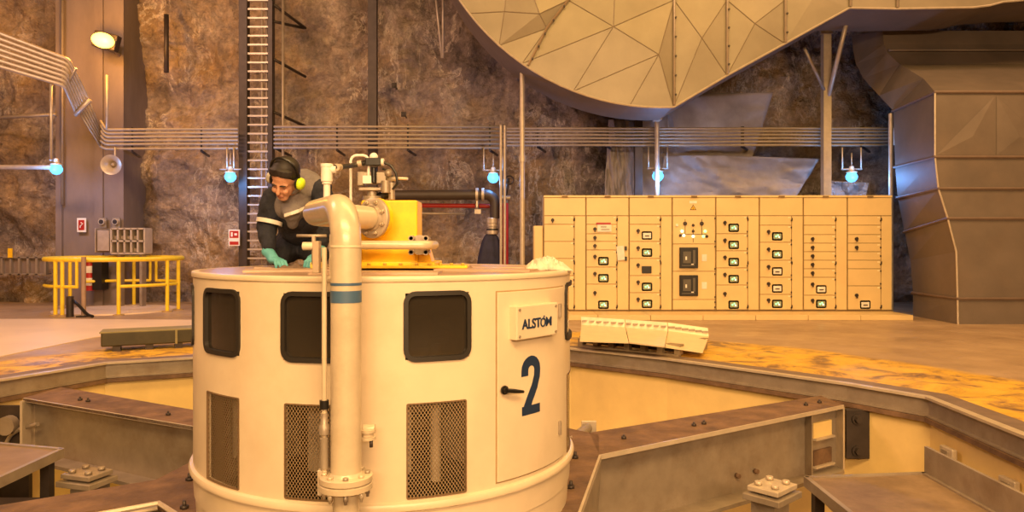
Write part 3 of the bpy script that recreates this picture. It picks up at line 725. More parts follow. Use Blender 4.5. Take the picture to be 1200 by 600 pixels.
# loose angle frame bottom left edge
o = thing('angle_frame', 'pale steel angle lying on the brown deck at the bottom edge', 'steel angle', tuple(G(150,598,ZB)))
MB().tube([G(100,606,ZB+.02), G(186,590,ZB+.02), G(206,603,ZB+.02)], .018, 6).build('angle_bar', steel_l, o)
MB().tube([G(135,606,ZB+.02), G(184,596,ZB+.02)], .014, 6).build('angle_bar', steel_l, o)
# junction boxes on the pit wall at the right
for k, (x, y, w_) in enumerate(((1110,535,10),(1181,573,13))):
    Yb = F*3.98/(x-600); c_ = P(x, y, Yb); c_.x = 3.99
    o = thing('wall_socket_box', ['small grey socket box on the pit wall, the farther one','small grey socket box on the pit wall, the nearer one'][k], 'socket box', tuple(c_), 'socket boxes on the pit wall')
    MB().box(c_, (.05,.20,.17)).build('box', steel_l, o, bevel=.01)
    MB().box(c_+Vector((-.03,0,.03)), (.02,.10,.06)).build('cover', steel, o, bevel=.004)
# bent cable at left wall of pit
o = MB().tube([P(6,522,8.0), P(12,510,8.0), P(25,502,7.95), P(44,497,7.85)], .022, 8, fillet=.3).build('bent_conduit', steel, None, loc=P(8,520,8.0)); tag(o, 'bent grey conduit in the dark gap at the left pit wall', 'conduit')

# ---------------------------------------------------------------- switchgear cabinets
CYF = 15.3; S_ = CYF/F
def cx_(px): return (px-600)*S_
def cz_(py): return EYE+(HY-py)*S_
edges = [637, 686.5, 737, 787.5, 838.5, 889.5, 941, 992.5, 1045]
T0, H0, B0 = 230, 253, 363
# rows: (y0, y1, device) ; device: m lit meter, w pale meter, k black display, s switch only, '' blank
rows = [
 (673, [(253,263,'s'),(263,283,''),(283,303,''),(303,323,''),(323,333,''),(333,363,'')]),
 (723, [(253,263,''),(263,274,'s'),(274,283,'s'),(283,293,'s'),(293,313,'m'),(313,333,'m'),(333,363,'M')]),
 (774, [(253,263,''),(263,283,'w'),(283,303,'m'),(303,323,'k'),(323,343,'m'),(343,363,'m')]),
 None,
 (876, [(253,274,'m'),(274,294,'m'),(294,314,'m'),(314,334,'m'),(334,363,'M')]),
 (927.5, [(253,264,''),(264,284,'m'),(284,305,'m'),(305,325,'w'),(325,345,'w'),(345,363,'m')]),
 (979, [(253,264,''),(264,275,''),(275,285,'s'),(285,295,'s'),(295,305,'s'),(305,315,'s'),(315,325,'s'),(325,346,'w'),(346,363,'m')]),
 (1032, [(253,264,''),(264,275,''),(275,285,'s'),(285,295,'s'),(295,305,''),(305,315,''),(315,335,''),(335,363,'W')]),
]
cl = ['cream switchgear cabinet at the left end of the row, without meters', 'cream switchgear cabinet with white hanging tags, second from the left end', 'cream switchgear cabinet with one black display among its meters', 'cream switchgear cabinet with two square black relays and indicator lamps',
 'cream switchgear cabinet with five lit meters, right of the black relays', 'cream switchgear cabinet with three lit and two pale meters, sixth along the row', 'cream switchgear cabinet with five narrow switch drawers above two meters', 'cream switchgear cabinet at the right end of the row beside the duct']
pap = white
yf = CYF
def meter(cxp, cyp, parent, kind):
    o = MB(); c = Vector((cx_(cxp), yf-.018, cz_(cyp)))
    hw, hh = 6.2*S_, 5.0*S_
    pts = []
    for (a, b_, s0) in ((1,1,0),(-1,1,PI/2),(-1,-1,PI),(1,-1,1.5*PI)):
        for k in range(4): t = s0+PI/2*k/3; pts.append(c+Vector((a*(hw-.03)+.03*math.cos(t), 0, b_*(hh-.03)+.03*math.sin(t))))
    o.prism(pts, (0,.03,0)); mo = o.build('meter', black, parent)
    if kind in 'mM':
        s = MB().box(c+Vector((0,-.003,0)), (hw*1.45, .01, hh*1.25)); s.build('meter_face', mat('meter_glass', (.35,.40,.28), .3), parent)
        l_ = MB()
        l_.sphere(c+Vector((-.028,-.012,-.002)), .020, 10, 6).sphere(c+Vector((.012,-.012,.022)), .018, 10, 6); l_.build('indicator_lamp', green_lamp, parent)
        MB().sphere(c+Vector((.035,-.012,-.014)), .017, 10, 6).build('indicator_lamp', white_lamp, parent)
    elif kind in 'wW':
        MB().box(c+Vector((0,-.003,0)), (hw*1.5, .01, hh*1.25)).build('meter_face', white, parent)
        MB().box(c+Vector((0,-.010,-.008)), (hw*.8, .01, .02)).build('meter_scale', dark, parent)
for ci in range(8):
    e0, e1 = edges[ci], edges[ci+1]
    cab = thing('switchgear_cabinet', cl[ci], 'electrical cabinet', ((cx_(e0)+cx_(e1))/2, CYF+.4, 0), 'switchgear cabinets in the row')
    x0, x1 = cx_(e0)+.004, cx_(e1)-.004
    MB().bb((x0,CYF+.01,.10), (x1,CYF+.80,cz_(T0))).build('body', cabinet, cab)
    MB().bb((x0-.003,CYF-.035,cz_(231.5)), (x1+.003,CYF+.80,cz_(229))).build('top_cap', cabinet, cab, bevel=.006)
    MB().bb((x0,CYF-.04,.10), (x1,CYF+.02,.122)).build('gap_shadow_strip', cab_dark, cab)  # solid dark strip, paints in the shadow between cabinet and plinth
    MB().bb((x0+.01,CYF-.018,cz_(H0)+.008), (x1-.01,CYF+.012,cz_(231.8))).build('header_panel', cabinet, cab, bevel=.004)
    MB().bb((x0+.005,CYF-.004,.12), (x1-.005,CYF+.012,cz_(231.5))).build('seams', cab_dark, cab)
    MB().bb(((x0+x1)/2-.06,CYF-.05,cz_(231.4)), ((x0+x1)/2+.06,CYF-.02,cz_(229.6))).build('lifting_slot', cab_dark, cab)
    if ci != 3:
        hx, rw = rows[ci]
        xs = cx_(hx)
        strip = MB().bb((xs+.006,CYF-.016,cz_(B0)), (x1-.008,CYF+.012,cz_(H0)-.006)).build('side_panel', cabinet, cab, bevel=.004)
        for y_ in (257, 308, 359): MB().cyl((xs,CYF-.03,cz_(y_)-.03), (xs,CYF-.03,cz_(y_)+.03), .014, 8).build('panel_hinge', dark, cab)
        for (y0, y1, dv) in rw:
            d = MB().bb((x0+.012,CYF-.018,cz_(y1)+.006), (xs-.008,CYF+.012,cz_(y0)-.005)).build('drawer_front', cabinet, cab, bevel=.004)
            for yy in (y0+2.5, y1-2.5) if y1-y0 > 12 else ((y0+y1)/2,): MB().box((xs-.012, CYF-.025, cz_(yy)), (.022,.02,.035)).build('hinge', dark, d)
            MB().box((xs-.05, CYF-.02, cz_(y0+2)), (.05,.006,.018)).build('name_tag', mat('tag_cream', (.9,.8,.55), .5), d)
            if dv:
                hxp = e0+10.5; hy = {'M': y0+10, 'W': y0+11}.get(dv, (y0+y1)/2-(2.5 if dv in 'mwk' else 0))
                MB().cyl((cx_(hxp),CYF-.05,cz_(hy)), (cx_(hxp),CYF-.015,cz_(hy)), .035, 12).box((cx_(hxp),CYF-.06,cz_(hy)-.01), (.022,.03,.095)).build('switch_handle', dark, d)
                if dv in 'mwMW':
                    my = y1-7 if dv in 'mw' else y1-6
                    meter(e0+ (21 if ci > 1 else 20.5), my, d, dv)
                if dv == 'k':
                    MB().box((cx_(e0+20.5),CYF-.03,cz_(y1-7)), (.20,.03,.15)).build('display', black, d, bevel=.01)
    else:
        for (y0, y1) in ((253,286),(286,318),(318,351),(351,363)):
            d = MB().bb((x0+.012,CYF-.018,cz_(y1)+.006), (x1-.012,CYF+.012,cz_(y0)-.005)).build('door_panel', cabinet, cab, bevel=.004)
            for yy in (y0+3, y1-3): MB().box((x1-.014, CYF-.025, cz_(yy)), (.022,.02,.035)).build('hinge', dark, d)
            if y0 == 253:
                for j, (xx, yy, c_) in enumerate(((802.5,262,'d'),(812,264,'d'),(822,262,'d'),(799,271,'w'),(812,271,'d'),(826,271,'g'),(797,276,'d'),(801,276,'w'),(812,277,'w'),(824,277,'g'),(828,277,'d'),(793,264,'t'))):
                    mm = {'d': dark, 'w': white_lamp, 'g': green_lamp, 't': white}[c_]
                    q = Vector((cx_(xx), CYF-.02, cz_(yy)))
                    MB().cyl(q, q+Vector((0,-.03,0)), .035 if c_ == 'd' and yy < 263 else .024, 12).cyl(q, q+Vector((0,-.012,0)), .042 if c_ == 'd' and yy < 263 else .030, 12).build('control_knob' if c_ == 'd' else 'indicator_lamp', mm, d)
                MB().bb((cx_(796),CYF-.022,cz_(275)), (cx_(828),CYF-.016,cz_(274.4))).bb((cx_(802.3),CYF-.022,cz_(275)), (cx_(803),CYF-.016,cz_(257))).bb((cx_(821.7),CYF-.022,cz_(275)), (cx_(822.4),CYF-.016,cz_(257))).bb((cx_(811.7),CYF-.022,cz_(284)), (cx_(812.3),CYF-.016,cz_(268))).build('circuit_lines', dark, d)
            elif y1-y0 > 20:
                rx, ry = 806.5, (y0+y1)/2
                MB().box((cx_(rx),CYF-.04,cz_(ry)), (.38,.06,.43)).build('relay', black, d, bevel=.012)
                MB().box((cx_(rx-2.5),CYF-.075,cz_(ry-.5)), (.16,.02,.24)).box((cx_(rx+6),CYF-.072,cz_(ry-1)), (.05,.01,.28)).box((cx_(rx-1),CYF-.072,cz_(ry+9)), (.26,.01,.02)).build('relay_buttons', mat('relay_grey', (.10,.09,.07), .4), d)
                MB().box((cx_(rx-3.5),CYF-.086,cz_(ry+.5)), (.03,.01,.07)).box((cx_(rx+4),CYF-.076,cz_(ry+7.6)), (.05,.006,.02)).build('relay_marks', white, d)
                MB().box((cx_(825),CYF-.022,cz_(ry)), (.10,.012,.14)).build('info_label', white, d)
        q = Vector((cx_(812), CYF-.024, cz_(244)))
        tri = lambda s, dy: [q+Vector((s*math.sin(2*PI*k/3), dy, s*math.cos(2*PI*k/3))) for k in range(3)]
        wt = MB().prism(tri(.075, 0), (0,.004,0)).build('warning_triangle', dark, cab)
        MB().prism(tri(.052, -.003), (0,.003,0)).build('triangle_face', yellow, wt)
        z_ = [(0,.028),(-.014,.0),(.010,.0),(-.006,-.026)]
        MB().tube([q+Vector((a, -.006, b_)) for a, b_ in z_], .0045, 6).build('warning_bolt_mark', dark, wt)
        MB().box((cx_(812),CYF-.022,cz_(237)), (.15,.006,.05)).build('name_plate', white, cab)
# paper tags
t = thing('cardboard_tag', 'white tag hanging between second and third cabinets with black clips', 'tag', (cx_(728), CYF-.03, cz_(304)))
MB().box((cx_(727),CYF-.04,cz_(296.5)), (.15,.02,.29), M=Matrix.Rotation(-.09,3,'Y')).build('card', white, t)
for yy in (291, 303): MB().box((cx_(733),CYF-.04,cz_(yy)), (.045,.03,.085)).build('clip', black, t)
t = thing('paper_notice', 'small white notice on the second cabinet above its narrow drawers', 'notice', (cx_(708), CYF-.03, cz_(272)))
MB().box((cx_(708),CYF-.04,cz_(267.5)), (.29,.012,.145)).build('sheet', white, t)
MB().box((cx_(707),CYF-.035,cz_(262)), (.30,.012,.04)).build('red_strip', red, t)
MB().box((cx_(707),CYF-.048,cz_(266)), (.12,.004,.012)).box((cx_(709),CYF-.048,cz_(269)), (.17,.004,.012)).build('print_lines', dark, t)
t = thing('side_cabinet', 'low cream box standing against the left end of the cabinet row', 'electrical cabinet', (cx_(631), 15.7, 0))
MB().bb((cx_(625.5),15.35,.08), (cx_(636.5),16.0,cz_(264.5))).build('body', cabinet, t, bevel=.008)
MB().bb((cx_(626.5),15.33,.12), (cx_(635.5),15.36,cz_(267))).build('door', cabinet, t, bevel=.004)
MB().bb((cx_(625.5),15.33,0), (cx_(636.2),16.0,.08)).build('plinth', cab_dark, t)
o = thing('cabinet_plinth', 'long low cream steel plinth carrying the whole cabinet row', 'plinth', (cx_(835),15.2,0))
for k in range(7):
    MB().bb((cx_(637+58.2*k)+.004,14.45,0), (cx_(637+58.2*(k+1))-.004,16.1,.098)).build('plinth_section', cabinet, o, bevel=.006)

# ---------------------------------------------------------------- big sheet metal duct
YD, YB2 = 14.6, 16.15
cxp, cyp, rp = 775, -159, 285
outl = []
a_s = math.asin((-300-cyp)/rp)
k0 = math.acos((-300-cyp)/rp)   # angle from straight down where y=-300
NA = 44
# from bottom-right (790,125) clockwise over the left to the top
for k in range(NA+1):
    t = -.05 + (math.pi-.55+.05)*k/NA
    outl.append((cxp-rp*math.sin(t), cyp+rp*math.cos(t)))
outl += [(1500,outl[-1][1]), (1500,-8), (1215,-1), (1175,2.5), (1160,6.5), (1140,9), (1050,10.5), (995,9.5), (920,51), (852,88.5)]
def nearest(px, py): return min(range(len(outl)), key=lambda i: (outl[i][0]-px)**2+(outl[i][1]-py)**2)
pts2 = [Vector(p) for p in outl]; dep = [0.0]*len(outl); seg = [(i, (i+1)%len(outl)) for i in range(len(outl))]
def addp(x, y, d):
    pts2.append(Vector((x, y))); dep.append(d); return len(pts2)-1
A1, A2 = addp(718,33,.11), addp(771,65,.085)
A3, A4 = addp(632,18,.10), addp(591,14,.02)
A5, A6 = addp(641,33,-.01), addp(822,45,.035)
A7, A8 = addp(884,28,.03), addp(955,-6,.02)
s66 = addp(666,0,-.01); s66b = addp(752,-140,0); s790, s852, s920 = addp(790,0,0), addp(852,0,0), addp(920,0,0)
s790t, s852t, s920t = addp(790,-170,0), addp(852,-170,0), addp(920,-170,0)
A9, A10 = addp(722,-60,.07), addp(600,-70,.07)
A11, A12 = addp(821,-90,.035), addp(886,-90,.035)
e619, e680, e741, e583, e545, e790 = nearest(619,78), nearest(680,104), nearest(741,120), nearest(583,50), nearest(545,22), 0
i920, i852 = len(outl)-2, len(outl)-1
def ed(*p):
    for a, c in zip(p[:-1], p[1:]): seg.append((a, c))
ed(e619, A5, s66, s66b); ed(A1, e619); ed(A1, e680); ed(A1, A2); ed(A2, e680); ed(A2, e741); ed(A1, s66); ed(A1, s790); ed(A1, A9); ed(A9, s66)
ed(A9, s66b); ed(A3, A4); ed(A4, e583); ed(A3, s66); ed(A3, A5); ed(e583, A5); ed(A4, e545); ed(A10, A4); ed(A10, A3)
ed(e790, s790, s790t); ed(i852, s852, s852t); ed(i920, s920, s920t); ed(A2, e790); ed(A2, s790)
for a_, b_, c_ in ((A6, (e790, s790, s852, i852), 0), (A7, (i852, s852, s920, i920), 0), (A11, (s790, s852, s790t, s852t), 0), (A12, (s852, s920, s852t, s920t), 0)):
    for q in b_: ed(a_, q)
Pm = delaunay_2d_cdt([(p.x, -p.y) and Vector((p.x, -p.y)) for p in pts2], seg, [], 1, 1e-4)
ov, oe, of, vin, ein, fin = Pm
dv_ = []
for i, v in enumerate(ov):
    src = vin[i]; d = dep[src[0]] if src else 0
    dv_.append(P(v.x, -v.y, YD)+Vector((0,-d,0)))
duct_o = thing('ventilation_duct', 'huge rounded sheet metal duct hanging from the cavern roof above the cabinets', 'duct', tuple(P(900,-100,YD+.8)))
fc = MB().add(dv_, [tuple(f) for f in of]).build('front_sheet', duct, duct_o)
for p_ in fc.data.polygons: p_.use_smooth = False
rim = MB(); k = len(outl); fpt = [P(x, y, YD) for x, y in outl]; bpt = [p+Vector((0,YB2-YD,0)) for p in fpt]
rim.add(fpt+bpt, [(i, (i+1)%k, k+(i+1)%k, k+i) for i in range(k)]); rim.add(bpt, [tuple(range(k))])
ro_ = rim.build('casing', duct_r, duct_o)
cr = MB()
for (a_, c_) in seg[len(outl):]:
    p0, p1 = pts2[a_], pts2[c_]; q0, q1 = P(p0.x,p0.y,YD)+Vector((0,-dep[a_]-.004,0)), P(p1.x,p1.y,YD)+Vector((0,-dep[c_]-.004,0))
    if (q1-q0).length > .01: cr.tube([q0, q1], .008, 6)
cr.build('pressed_creases', mat('crease_dull', (.22,.17,.11), .45, .2), duct_o)
# thin lip along the outline
lp = MB(); lp.tube([p+Vector((0,-.01,0)) for p in fpt], .022, 6, closed=True); lp.build('edge_lip', galv, duct_o)
def seam(pp, m_=galv, r=.028):
    q = [P(x, y, YD)+Vector((0,-.03-d,0)) for x, y, d in pp]
    sm_ = MB().tube(q, r, 6).build('bolted_seam', m_, duct_o)
    bl = MB()
    for a, c in zip(q[:-1], q[1:]):
        nn = int((c-a).length/.38)
        for i in range(nn+1):
            w_ = a.lerp(c, (i+.5)/(nn+1)); bl.cyl(w_+Vector((.02,0,0)), w_+Vector((.02,-.05,0)), .022, 6)
    bl.build('seam_bolts', dark, sm_)
seam([(619,77,0),(641,33,0),(666,0,0),(752,-140,0)], mat('seam_dark', (.28,.20,.12), .5, .3))
for xx, yy in ((790,123),(852,87),(920,50),(996,8),(1051,9)): seam([(xx,yy,0),(xx,-170,0)])

# ---------------------------------------------------------------- vertical duct on the right
vd = thing('descending_duct', 'grey-brown sheet metal duct coming down to the floor at the right edge', 'duct', (10.0, 14.6, 0))
YV = 13.74
ys = [(1123,381,YV),(1122.5,350,YV),(1121,295,YV),(1111,256,YV),(1100,221,YV),(1096,184,YV),(1096,108,YV),(1082,92,14.9),(1054,75,16.1),(1040,62,16.4),(1036,52,16.5),(1034,36,16.6)]
yb2 = [(1070,370.5,15.3),(1070,343,15.35),(1067,305,15.4),(1060,272,15.5),(1052,232,15.6),(1049,196,15.7),(1047,130,16.0),(1030,112,16.5),(1012,92,17.0),(1003,75,17.3),(1000,60,17.5),(998,42,17.6)]
Lf = [P(*q) for q in ys]; Lb = [P(*q) for q in yb2]
Lf[0].z = 0; Lb[0].z = 0
Rf = [Vector((14.5, p.y, p.z)) for p in Lf]; Rb = [Vector((14.5, p.y, p.z)) for p in Lb]
m = MB(); K = len(Lf); vs = Lf+Rf+Rb+Lb; fs = []
for i in range(K-1):
    for a, c in ((0,1),(1,2),(2,3),(3,0)):
        fs.append((a*K+i, a*K+i+1, c*K+i+1, c*K+i))
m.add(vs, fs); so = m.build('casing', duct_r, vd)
for p_ in so.data.polygons: p_.use_smooth = False
for i in (1,3,4,5,6):
    MB().tube([Lb[i]+Vector((-.02,0,0)), Lf[i]+Vector((-.015,-.015,0)), Rf[i]+Vector((0,-.015,0))], .030, 6).build('bolted_seam', mat('seam_brown', (.16,.11,.08), .6), vd)
MB().tube([p+Vector((-.01,-.01,0)) for p in Lf[:7]], .018, 6).build('corner_bead', galv, vd)
# pressed creases between the two upper seams
q = [P(1097,183,YV-.02), P(1166,112,YV-.07), P(1166,182,YV-.02), P(1240,112,YV-.02), P(1240,182,YV-.02)]
MB().add([P(1097,182,YV-.012), P(1166,112,YV-.012), P(1166,182,YV-.012), P(1140,160,YV-.045)], [(0,1,3),(1,2,3),(2,0,3)]).add([P(1168,182,YV-.012), P(1168,112,YV-.012), P(1240,182,YV-.012), P(1195,160,YV-.045)], [(0,1,3),(1,2,3),(2,0,3)]).build('pressed_panel', duct_r, vd)
MB().tube([Lf[9]+Vector((0,-.05,.05)), Rf[9]+Vector((0,-.05,.05))], .03, 6).build('bolted_seam', duct_r, vd)

# ---------------------------------------------------------------- posts
def post(px, y0, y1, Y, r, m_, label, name='support_post', cat='post', extra=None, sq=False):
    a, c = P(px, y0, Y), P(px, y1, Y)
    t = thing(name, label, cat, (a.x, a.y, min(a.z, c.z)))
    b_ = MB()
    if sq: b_.bb((a.x-r, Y-r, a.z), (a.x+r, Y+r, c.z))
    else: b_.cyl(a, c, r, 14)
    b_.build('shaft', m_, t); return t
p1 = post(612, 369, 80, 15.5, .055, galv, 'slim pale post under the left side of the round duct')
MB().lathe([(.055,P(0,183,15.5).z),(.075,P(0,183,15.5).z),(.075,P(0,190,15.5).z),(.055,P(0,190,15.5).z)], (P(612,0,15.5).x,15.5,0), 14).build('collar', galv, p1)
MB().box((P(612,0,15.5).x,15.5,.02), (.25,.25,.03)).build('foot_plate', galv, p1)
p2 = post(968, 374, 36, 16.55, .085, galv, 'thick pale post with diagonal strut behind the cabinets', sq=True)
MB().tube([P(971,112,16.5), P(996,10,15.6)], .05, 8).build('strut', galv, p2)
MB().tube([P(966,106,16.5), P(943,57,15.9)], .035, 8).build('strut', steel, p2)
MB().box(P(968,37,16.5), (.26,.1,.12)).build('head_plate', galv, p2)
p3 = post(770, 371, 135, 16.6, .055, galv, 'slim pale post under the lowest point of the round duct')
MB().box(P(770,136,16.4), (.16,.3,.2)).build('bracket', galv, p3)
p4 = post(748, 371, 139, 17.0, .085, dark, 'dark square post beside the grey tarpaulin', sq=True)
MB().box(P(752,138,17.0), (.75,.16,.12)).build('cross_head', dark, p4)
p5 = post(1044, 374, 133, 16.2, .05, galv, 'slim grey pole at the right end of the conduits')
p6 = post(437, 380, -120, 17.5, .10, dark, 'tall dark post on the rock wall behind the valves', sq=True)
for px, r_, lb in ((587,.03,'left one of two thin grey pipes rising beside the red standpipe'), (591.5,.03,'right one of two thin grey pipes rising beside the red standpipe')):
    post(px, 368, 147, 16.3, r_, galv, lb, 'vertical_conduit', 'conduit')

# ---------------------------------------------------------------- tall cable ladder on the wall
LY = 17.3
lad = thing('cable_ladder', 'tall dark cable ladder with pale rungs fixed to the rock wall behind the worker', 'cable ladder', (P(301,0,LY).x, LY, 0))
z1_ = P(0,-60,LY).z
MB().bb((P(281.5,0,LY).x, LY-.1, .0), (P(291,0,LY).x, LY+.1, z1_)).build('rail', dark, lad)
MB().bb((P(315.5,0,LY).x, LY-.1, .0), (P(320.5,0,LY).x, LY+.1, z1_)).build('rail', dark, lad)
y_ = -50.0
first = None
while y_ < 372:
    if first is None:
        first = MB().bb((P(290,0,LY).x, LY-.06, 0), (P(316,0,LY).x, LY-.02, .04)).build('rung', galv, lad); first.location.z = P(0,y_,LY).z
        o = first
    else: o = first.copy(); C.objects.link(o); o.location.z = P(0,y_,LY).z
    y_ += 10.4
MB().cyl((P(307,0,LY).x, LY, 0), (P(307,0,LY).x, LY, z1_), .03, 8).cyl((P(312,0,LY).x, LY+.03, 0), (P(312,0,LY).x, LY+.03, z1_), .03, 8).build('cable_run', mat('cable_grey', (.30,.24,.19), .5), lad)
MB().cyl((P(330,0,LY).x, LY+.1, 0), (P(330,0,LY).x, LY+.1, z1_), .035, 8).build('side_tube', steel, lad)
for (x0, y0, x1, y1) in ((320,5,358,33),(320,25,356,33),(320,69,358,90),(320,131,358,148),(320,172,341,183)):
    MB().tube([P(x0,y0,LY), P(x1,y1,18.4)], .035, 6).build('wall_brace', dark, lad)
o = MB().cyl(P(195,17,18.35), P(195,85,18.35), .06, 8).cyl(P(195,50,18.35), P(195,50,18.9), .03, 6).build('wall_pipe', dark, None, loc=P(195,85,18.35)); tag(o, 'dark rod standing in for an upright slot high on the rock right of the sodium floodlight', 'pipe')  # added dark rod, stands in for a dark slot in the rock
for k_, (x, y) in enumerate(((462,100),(473,134))):
    q = P(x, y, 18.45); o = MB().box(q, (.12,.04,.12)).cyl(q, q+Vector((.02,-.12,-.02)), .025, 8).cyl(q, q+Vector((0,.5,0)), .02, 6).build('rock_anchor', dark, None, loc=q); tag(o, ['small dark rock anchor on the ochre rock, the upper of two','small dark rock anchor on the ochre rock, the lower of two'][k_], 'rock anchor', 'rock anchors right of the tall dark post')
vb = thing('hanging_brace', 'thin pale V-shaped hanger rods at the top edge left of the round duct', 'hanger', tuple(P(518,70,17.5)))
MB().cyl(P(508,-30,17.5), P(518,68,17.5), .03, 8).build('rod', galv, vb); MB().cyl(P(519.5,-30,17.5), P(519,68,17.5), .03, 8).build('rod', galv, vb)

# ---------------------------------------------------------------- conduits on the back wall
KY = 16.95
ords = ['topmost','second','third','fourth','fifth','lowest']
yl = [152,156.3,160.6,165,169.3,174.5]; ymid = [148.5,153.3,158.2,163,168,173]; yr = [150.5,154,158,162,166,170]
for k in range(6):
    o = MB().tube([P(118,yl[k]-3-5*(5-k)*.3,KY+.1), P(124,yl[k],KY), P(279,yl[k]-1,KY)], .028, 8, fillet=.2).build('wall_conduit', conduit_m, None, loc=P(200,yl[k],KY)); tag(o, 'thin pale conduit left of the cable ladder, %s of six' % ords[k], 'conduit', 'conduits left of the cable ladder')
    o = MB().tube([P(321,ymid[k],KY), P(592,ymid[k],KY)], .028, 8).build('wall_conduit', conduit_m, None, loc=P(450,ymid[k],KY)); tag(o, 'thin pale conduit between cable ladder and pale post, %s of six' % ords[k], 'conduit', 'conduits along the middle wall')
    o = MB().tube([P(594,yr[k],KY-.1), P(1054,yr[k],KY-.1)], .028, 8).build('wall_conduit', conduit_m, None, loc=P(800,yr[k],KY)); tag(o, 'thin pale conduit above the cabinets right of the pale post, %s of six' % ords[k], 'conduit', 'conduits above the cabinets')
o = MB().bb(P(1050,149,KY-.25), P(1057,171,KY)).build('end_plate', white, None, loc=P(1053,160,KY-.1)); tag(o, 'pale end plate closing the right end of the wall conduits', 'plate')
for i, (px, y0, y1, d_) in enumerate(((155,150,178,'a'),(236,150,177,'b'),(395,147,176,'c'),(478,147,176,'d'),(574,147,176,'e'),(630,149,172,'f'),(712,149,172,'g'),(870,149,172,'h'),(1010,149,172,'i'))):
    where = ['left of the horn speaker side bend','left of the cable ladder','right of the cable ladder','near the middle of the wall','left of the two thin pipes','right of the slim pale post','at the left edge of the tarpaulin','over the fifth cabinet','over the rightmost cabinets'][i]
    t = thing('conduit_bracket', 'dark wall bracket carrying the conduits %s' % where, 'bracket', tuple(P(px,y1,KY+.05)), 'brackets carrying the conduits')
    MB().bb(P(px-1.2,y0-1,KY+.045), P(px+1.2,y1+1,KY+.10)).build('channel', dark, t)
    MB().tube([P(px,y1,KY+.09), P(px+9,y1+6,18.5)], .03, 6).build('stay', dark, t)

# sloping bundle top left
o7 = ['topmost','second','third','fourth','fifth','sixth','lowest']
for k in range(7):
    f = k/6
    a = P(-20, 32+40*f, 15.4); b_ = P(80-5*f, 70+30*f, 15.9); c_ = P(105-15*f, 119+14*f, 16.6)
    o = MB().tube([a, b_, c_], .042, 10, fillet=.12).build('roof_conduit', galv, None, loc=b_); tag(o, 'pale conduit sloping down at the upper left, %s of seven' % o7[k], 'conduit', 'sloping conduits at upper left')
    if k < 6:
        o = MB().tube([c_, P(118, 152+4*k, KY+.1)], .02, 8).build('lower_conduit', steel, None, loc=c_); tag(o, 'thin grey link from sloping bundle to wall conduits, %s of six' % ords[k], 'conduit', 'links below the sloping bundle')
t = thing('bundle_clamp', 'dark clamp across the sloping conduits just below their bend', 'clamp', tuple(P(86,88,15.9)))
MB().tube([P(89,80,15.9), P(76,104,16.1)], .03, 6).build('bar', steel, t)
t = thing('bundle_clamp', 'pale clamp across the lower end of the sloping conduits', 'clamp', tuple(P(98,126,16.5)))
MB().tube([P(106,117,16.45), P(88,135,16.5)], .045, 6).build('bar', galv, t)
for (x, y0, y1, lb) in ((60,97,188,'thin pale rod hanging from the sloping conduits to the left lamp'),(125.5,88,152,'thin pale upright rod on the concrete pillar beneath the sodium lamp'),(73,-20,240,'thin grey pipe running up the left edge of the concrete pillar')):
    Yr = {60:15.85, 125.5:16.95, 73:17.8}[x]; o = MB().cyl(P(x,y0,Yr), P(x,y1,Yr), .03, 8).build('hanger_rod', galv if x != 73 else steel, None, loc=P(x,y1,Yr)); tag(o, lb, 'rod')
o = MB().tube([P(-292,196,16.6), P(62,196,16.6)], .055, 10).build('lamp_arm', galv, None, loc=P(0,196,16.6)); tag(o, 'level pale pipe reaching in from the left edge to the blue lamp', 'pipe')
o = MB().tube([P(-20,139,18.0), P(66,134,17.8)], .04, 8).build('wall_pipe', steel, None, loc=P(20,137,18)); tag(o, 'thin grey pipe crossing the rock high at the left edge', 'pipe')

# ---------------------------------------------------------------- lamps
blue_em = mat('mercury_bulb', (.02,.10,.25), .5, emis=((.10,.50,1), 3.2))
lamps = [(66,196,'blue-white lamp at the left edge at the end of the level pipe',16.6),(270,205,'blue-white lamp hanging left of the cable ladder',16.88),(578,206,'blue-white lamp hanging beside the black pipe elbow',16.88),(771,204,'blue-white lamp hanging above the third cabinet',16.80),(998,205,'blue-white lamp hanging above the rightmost cabinets',16.80)]
for i, (x, y, lb, Y) in enumerate(lamps):
    c_ = P(x, y, Y); t = thing('hanging_lamp', lb, 'lamp', tuple(c_), 'blue-white lamps along the wall')
    if i:
        for dx in (-11, 11) if i > 1 else (-4, 4): MB().cyl(c_+Vector((dx*Y/F,0,.12)), c_+Vector((dx*Y/F,0,.62)), .018, 6).build('hanger_rod', galv, t)
        MB().cyl(c_+Vector((-.24,0,.13)), c_+Vector((.24,0,.13)), .02, 6).build('cross_bar', galv, t)
        MB().cyl(c_+Vector((0,0,.13)), c_+Vector((0,0,.5)), .012, 6).build('cable', galv, t)
    MB().lathe([(.03,.20),(.05,.19),(.06,.10),(.12,.07),(.125,.05),(.03,.05)], c_, 20).build('lamp_hood', steel_l, t)
    MB().lathe([(0,-.17),(.07,-.15),(.12,-.09),(.13,-.03),(.09,.05),(0,.06)], c_, 18).build('bulb', blue_em, t)
    point('bulb_light', c_+Vector((0,-.38,-.16)), 70 if i != 2 else 35, (.14,.40,1), .1)
sx, sy, sY = 120, 47, 17.2
c_ = P(sx, sy, sY)
t = thing('sodium_floodlight', 'glaring orange-yellow floodlight high on the concrete pillar at upper left', 'lamp', tuple(c_))
Mt = Matrix.Rotation(.25, 3, 'Y')
MB().box(c_+Vector((0,.18,.02)), (.56,.22,.38), M=Mt).build('housing', dark, t, bevel=.03)
MB().sphere(c_+Vector((0,.02,0)), .27, 20, 12, (1.0,.5,.66), Mt).build('lamp_lens', mat('sodium_lens', (1,.8,.4), .3, emis=((1,.50,.07), 5)), t)
